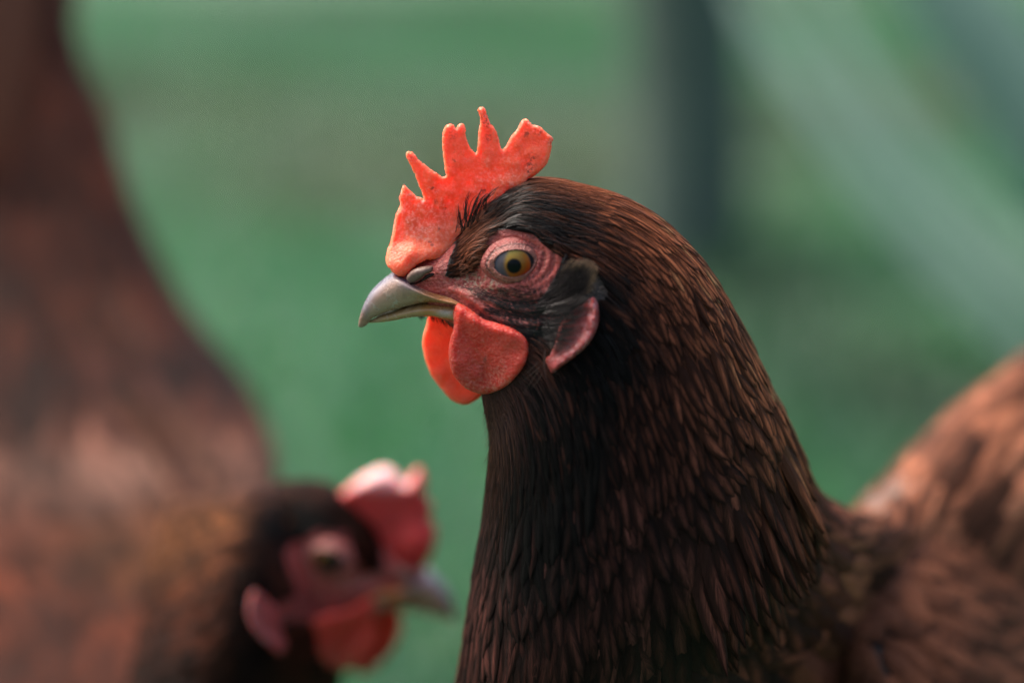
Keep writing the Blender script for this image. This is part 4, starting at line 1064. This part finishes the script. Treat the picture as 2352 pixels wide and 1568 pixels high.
def wtint(u, v, p, r):
    n = len(u); c = np.array([.50, .195, .080])[None] + (np.array([.22, .084, .038])[None] - np.array([.50, .195, .080])[None]) * r.random((n, 1))
    c = c + (np.array([.15, .056, .030]) - c) * sstep(1380, 1500, v)[:, None]
    return np.hstack([np.clip(c * np.clip(np.exp(r.normal(size=(n, 1)) * .42), .4, 1.8), .01, .8), np.full((n, 1), .8)])
plumage(wing, WL, I, [(0, 14), (3, 18), (7, 30)], [(0, 7), (3, 9), (7, 12)], wtint, 44, .0, liftk=3.5)

def tail(root, base, direction, up, side, n, L, Wd, colour, mat=None):
    """fan of long tail feathers, each its own blade"""
    for q in range(n):
        f = (q / (n - 1) - .5) * 2
        dr = direction + side * f * .45 + up * (1 - f * f) * .12; dr = dr / np.linalg.norm(dr)
        b = base + side * f * .012 - up * .004 * abs(f)
        P = np.array([b + dr * L * t + up * (.03 * L * math.sin(t * 2.5)) for t in np.linspace(0, 1, 6)])
        nn = 22; C = cubic(P, nn); t = np.linspace(0, 1, nn); wv = Wd * (.45 + .55 * np.sin(np.clip(t * 1.25, 0, 1) * math.pi / 2)) * np.sqrt(np.clip(1 - ((t - .72) / .28).clip(0, 1) ** 2, 0.002, 1))
        sd_ = np.cross(dr, up); sd_ /= np.linalg.norm(sd_); nr = np.cross(sd_, dr); sd_ = sd_ * .5 + side * .5
        uu = np.array([-1, -.55, 0, .55, 1.])
        V = C[:, None] + sd_[None, None] * (wv[:, None] * uu[None])[..., None] + nr[None, None] * (wv[:, None] * .2 * (1 - uu[None] ** 2))[..., None] + nr * .0012 * q
        uv = np.stack([np.broadcast_to((uu + 1) / 2, (nn, 5)), np.broadcast_to((t * .99 + .005)[:, None] + q, (nn, 5))], -1)
        mesh_obj('tail_feather', V.reshape(-1, 3), grid_faces(nn, 5, False), M_feather, root, True, np.tile(np.append(np.asarray(colour), .7), (nn * 5, 1)), uv.reshape(-1, 2))
tb = at(2500, 900, 175 * MM); td = at(2800, 600, 260 * MM) - tb; td /= np.linalg.norm(td)
tail(hen, tb, td, np.array([-.5, -.2, .84]), np.array([-.25, .95, .1]), 9, .13, .017, (.07, .03, .02))

def legs(root, hips, fwd):
    fwd = np.array(fwd, float) / np.linalg.norm(fwd)
    for h in hips:
        h = np.array(h, float); hock = h + np.array([-fwd[0] * .03, -fwd[1] * .03, -(h[2]) * .45]); foot = np.array([h[0], h[1], .012])
        V, F = tube(cubic([h, (h + hock) / 2 + np.array([0, 0, -.003]), hock, (hock + foot) / 2, foot], 16), np.interp(np.linspace(0, 1, 16), [0, .45, .6, 1], [.016, .0075, .006, .0065]), 12)
        lg = mesh_obj('leg', V, F, M_leg, root)
        sdv = np.array([-fwd[1], fwd[0], 0])
        for an, ll in ((-.5, .045), (0, .055), (.5, .045), (math.pi, .022)):
            dr = fwd * math.cos(an) + sdv * math.sin(an)
            V, F = tube([foot, foot + dr * ll * .4 + np.array([0, 0, -.002]), foot + dr * ll * .8 + np.array([0, 0, -.006]), foot + dr * ll + np.array([0, 0, -.010])], [.006, .0052, .004, .0012], 8)
            mesh_obj('toe', V, F, M_leg, lg)
hb = at(1560, 2330, 95 * MM)
legs(hen, [hb + np.array([.02, -.025, .01]), hb + np.array([.03, .035, .01])], (-1, -.35, 0))

# ---- the soft hen at left: head lowered and turned to the right, back and raised tail behind it
eye1 = at(EYE[0], EYE[1], -.0144); eye2 = at(752, 1282, .122)
X2 = Pose(eye1, eye2, math.radians(7), math.radians(0))
hs = head_stations(X2)
BODY2 = [((560, 1128, 112), (640, 1590, 108), 23), ((500, 1140, 122), (560, 1700, 112), 28), ((440, 1150, 138), (470, 1820, 118), 33), ((410, 1150, 160), (360, 1920, 126), 40), ((520, 1140, 190), (230, 1980, 138), 46),
         ((615, 1110, 225), (60, 1980, 160), 52), ((612, 1010, 258), (-110, 1900, 190), 56), ((550, 880, 288), (-260, 1740, 222), 56), ((432, 740, 312), (-360, 1500, 254), 52), ((348, 590, 334), (-410, 1220, 284), 46),
         ((278, 430, 354), (-400, 920, 314), 38), ((225, 270, 372), (-360, 620, 342), 28), ((165, 120, 388), (-280, 330, 368), 18), ((120, -40, 402), (-180, 80, 392), 10), ((80, -160, 412), (-80, -100, 408), 4)]
deep = lambda y: (y + 14 + max(0, y - 115) * .3) * MM
ST2 = hs + [(at(d[0], d[1], deep(d[2])), at(v[0], v[1], deep(v[2])), h * MM) for d, v, h in BODY2]
L2 = make_loft(ST2, X2, 8, 260, 120)
hen2 = empty('hen', (at(200, 1500, .2)[0], .2, 0))
tag(hen2, 'blurred brown hen at left facing right, head lowered and tail raised', 'hen', 'brown hens')
V, F = L2.mesh()
mesh_obj('body', V, F, M_body, hen2, True, fattr=body_attrs(L2, X2))
head_parts(hen2, X2, None, M_wattle)
c2 = Z7((1660, 610), (1720, 555), (1790, 500), (1870, 462), (1950, 470), (2005, 530), (2050, 470), (2085, 465), (2108, 520), (2105, 590), (2140, 640), (2130, 700), (2160, 760), (2150, 850), (2120, 920), (2070, 955), (1980, 950), (1900, 900), (1860, 780), (1780, 700), (1700, 660))
flap('comb', c2, lambda u, v: .136 + .004 * sstep(1130, 1080, v), lambda u, v: (2.2 + 4.5 * sstep(1140, 1075, v) + 3 * gauss(u, v, 960, 1240, 40, 40)) * MM, M_comb_dull, hen2, 3., 6., .4, 18., None, lambda u, v, d: .03 + .95 * sstep(1140, 1090, v) * sstep(965, 930, u))  # pale upper lobe: sky gloss painted into the skin colour
def tint2(u, v, p, r):
    n = len(u); c = np.tile(np.array([.115, .027, .012]), (n, 1))
    shelf = gauss(u, v, 300, 1075, 460, 100); c = c + (np.array([.25, .125, .090]) - c) * np.clip(shelf, 0, 1)[:, None]  # upward-facing back: its light from above is painted into the tint
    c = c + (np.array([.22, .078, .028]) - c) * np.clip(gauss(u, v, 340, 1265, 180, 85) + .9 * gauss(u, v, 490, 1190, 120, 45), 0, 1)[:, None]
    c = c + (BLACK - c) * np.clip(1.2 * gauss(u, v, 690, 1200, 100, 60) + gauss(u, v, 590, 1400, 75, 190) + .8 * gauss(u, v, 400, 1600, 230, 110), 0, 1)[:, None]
    c = c + (np.array([.032, .013, .011]) - c) * (.85 * gauss(u, v, 330, 850, 420, 95) + .5 * gauss(u, v, 100, 560, 250, 60))[:, None]  # upright mass behind painted darker, turned from the light
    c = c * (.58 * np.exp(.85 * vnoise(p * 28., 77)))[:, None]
    return np.hstack([np.clip(c * np.clip(np.exp(r.normal(size=n) * .5), .35, 2.2)[:, None], .003, .8), np.full((n, 1), .6)])
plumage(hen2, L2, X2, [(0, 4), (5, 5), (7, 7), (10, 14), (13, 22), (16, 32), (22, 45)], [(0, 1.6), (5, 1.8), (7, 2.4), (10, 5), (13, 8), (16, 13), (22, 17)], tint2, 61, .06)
tb = at(20, 420, .43); td = at(-260, -420, .52) - tb; td /= np.linalg.norm(td)
tail(hen2, tb, td, np.array([.7, -.4, .5]), np.array([.5, .85, .0]), 9, .19, .02, (.20, .075, .04))
hb = at(0, 1950, .2); legs(hen2, [hb + np.array([.0, -.025, .01]), hb + np.array([-.01, .035, .01])], (1, -.4, 0))
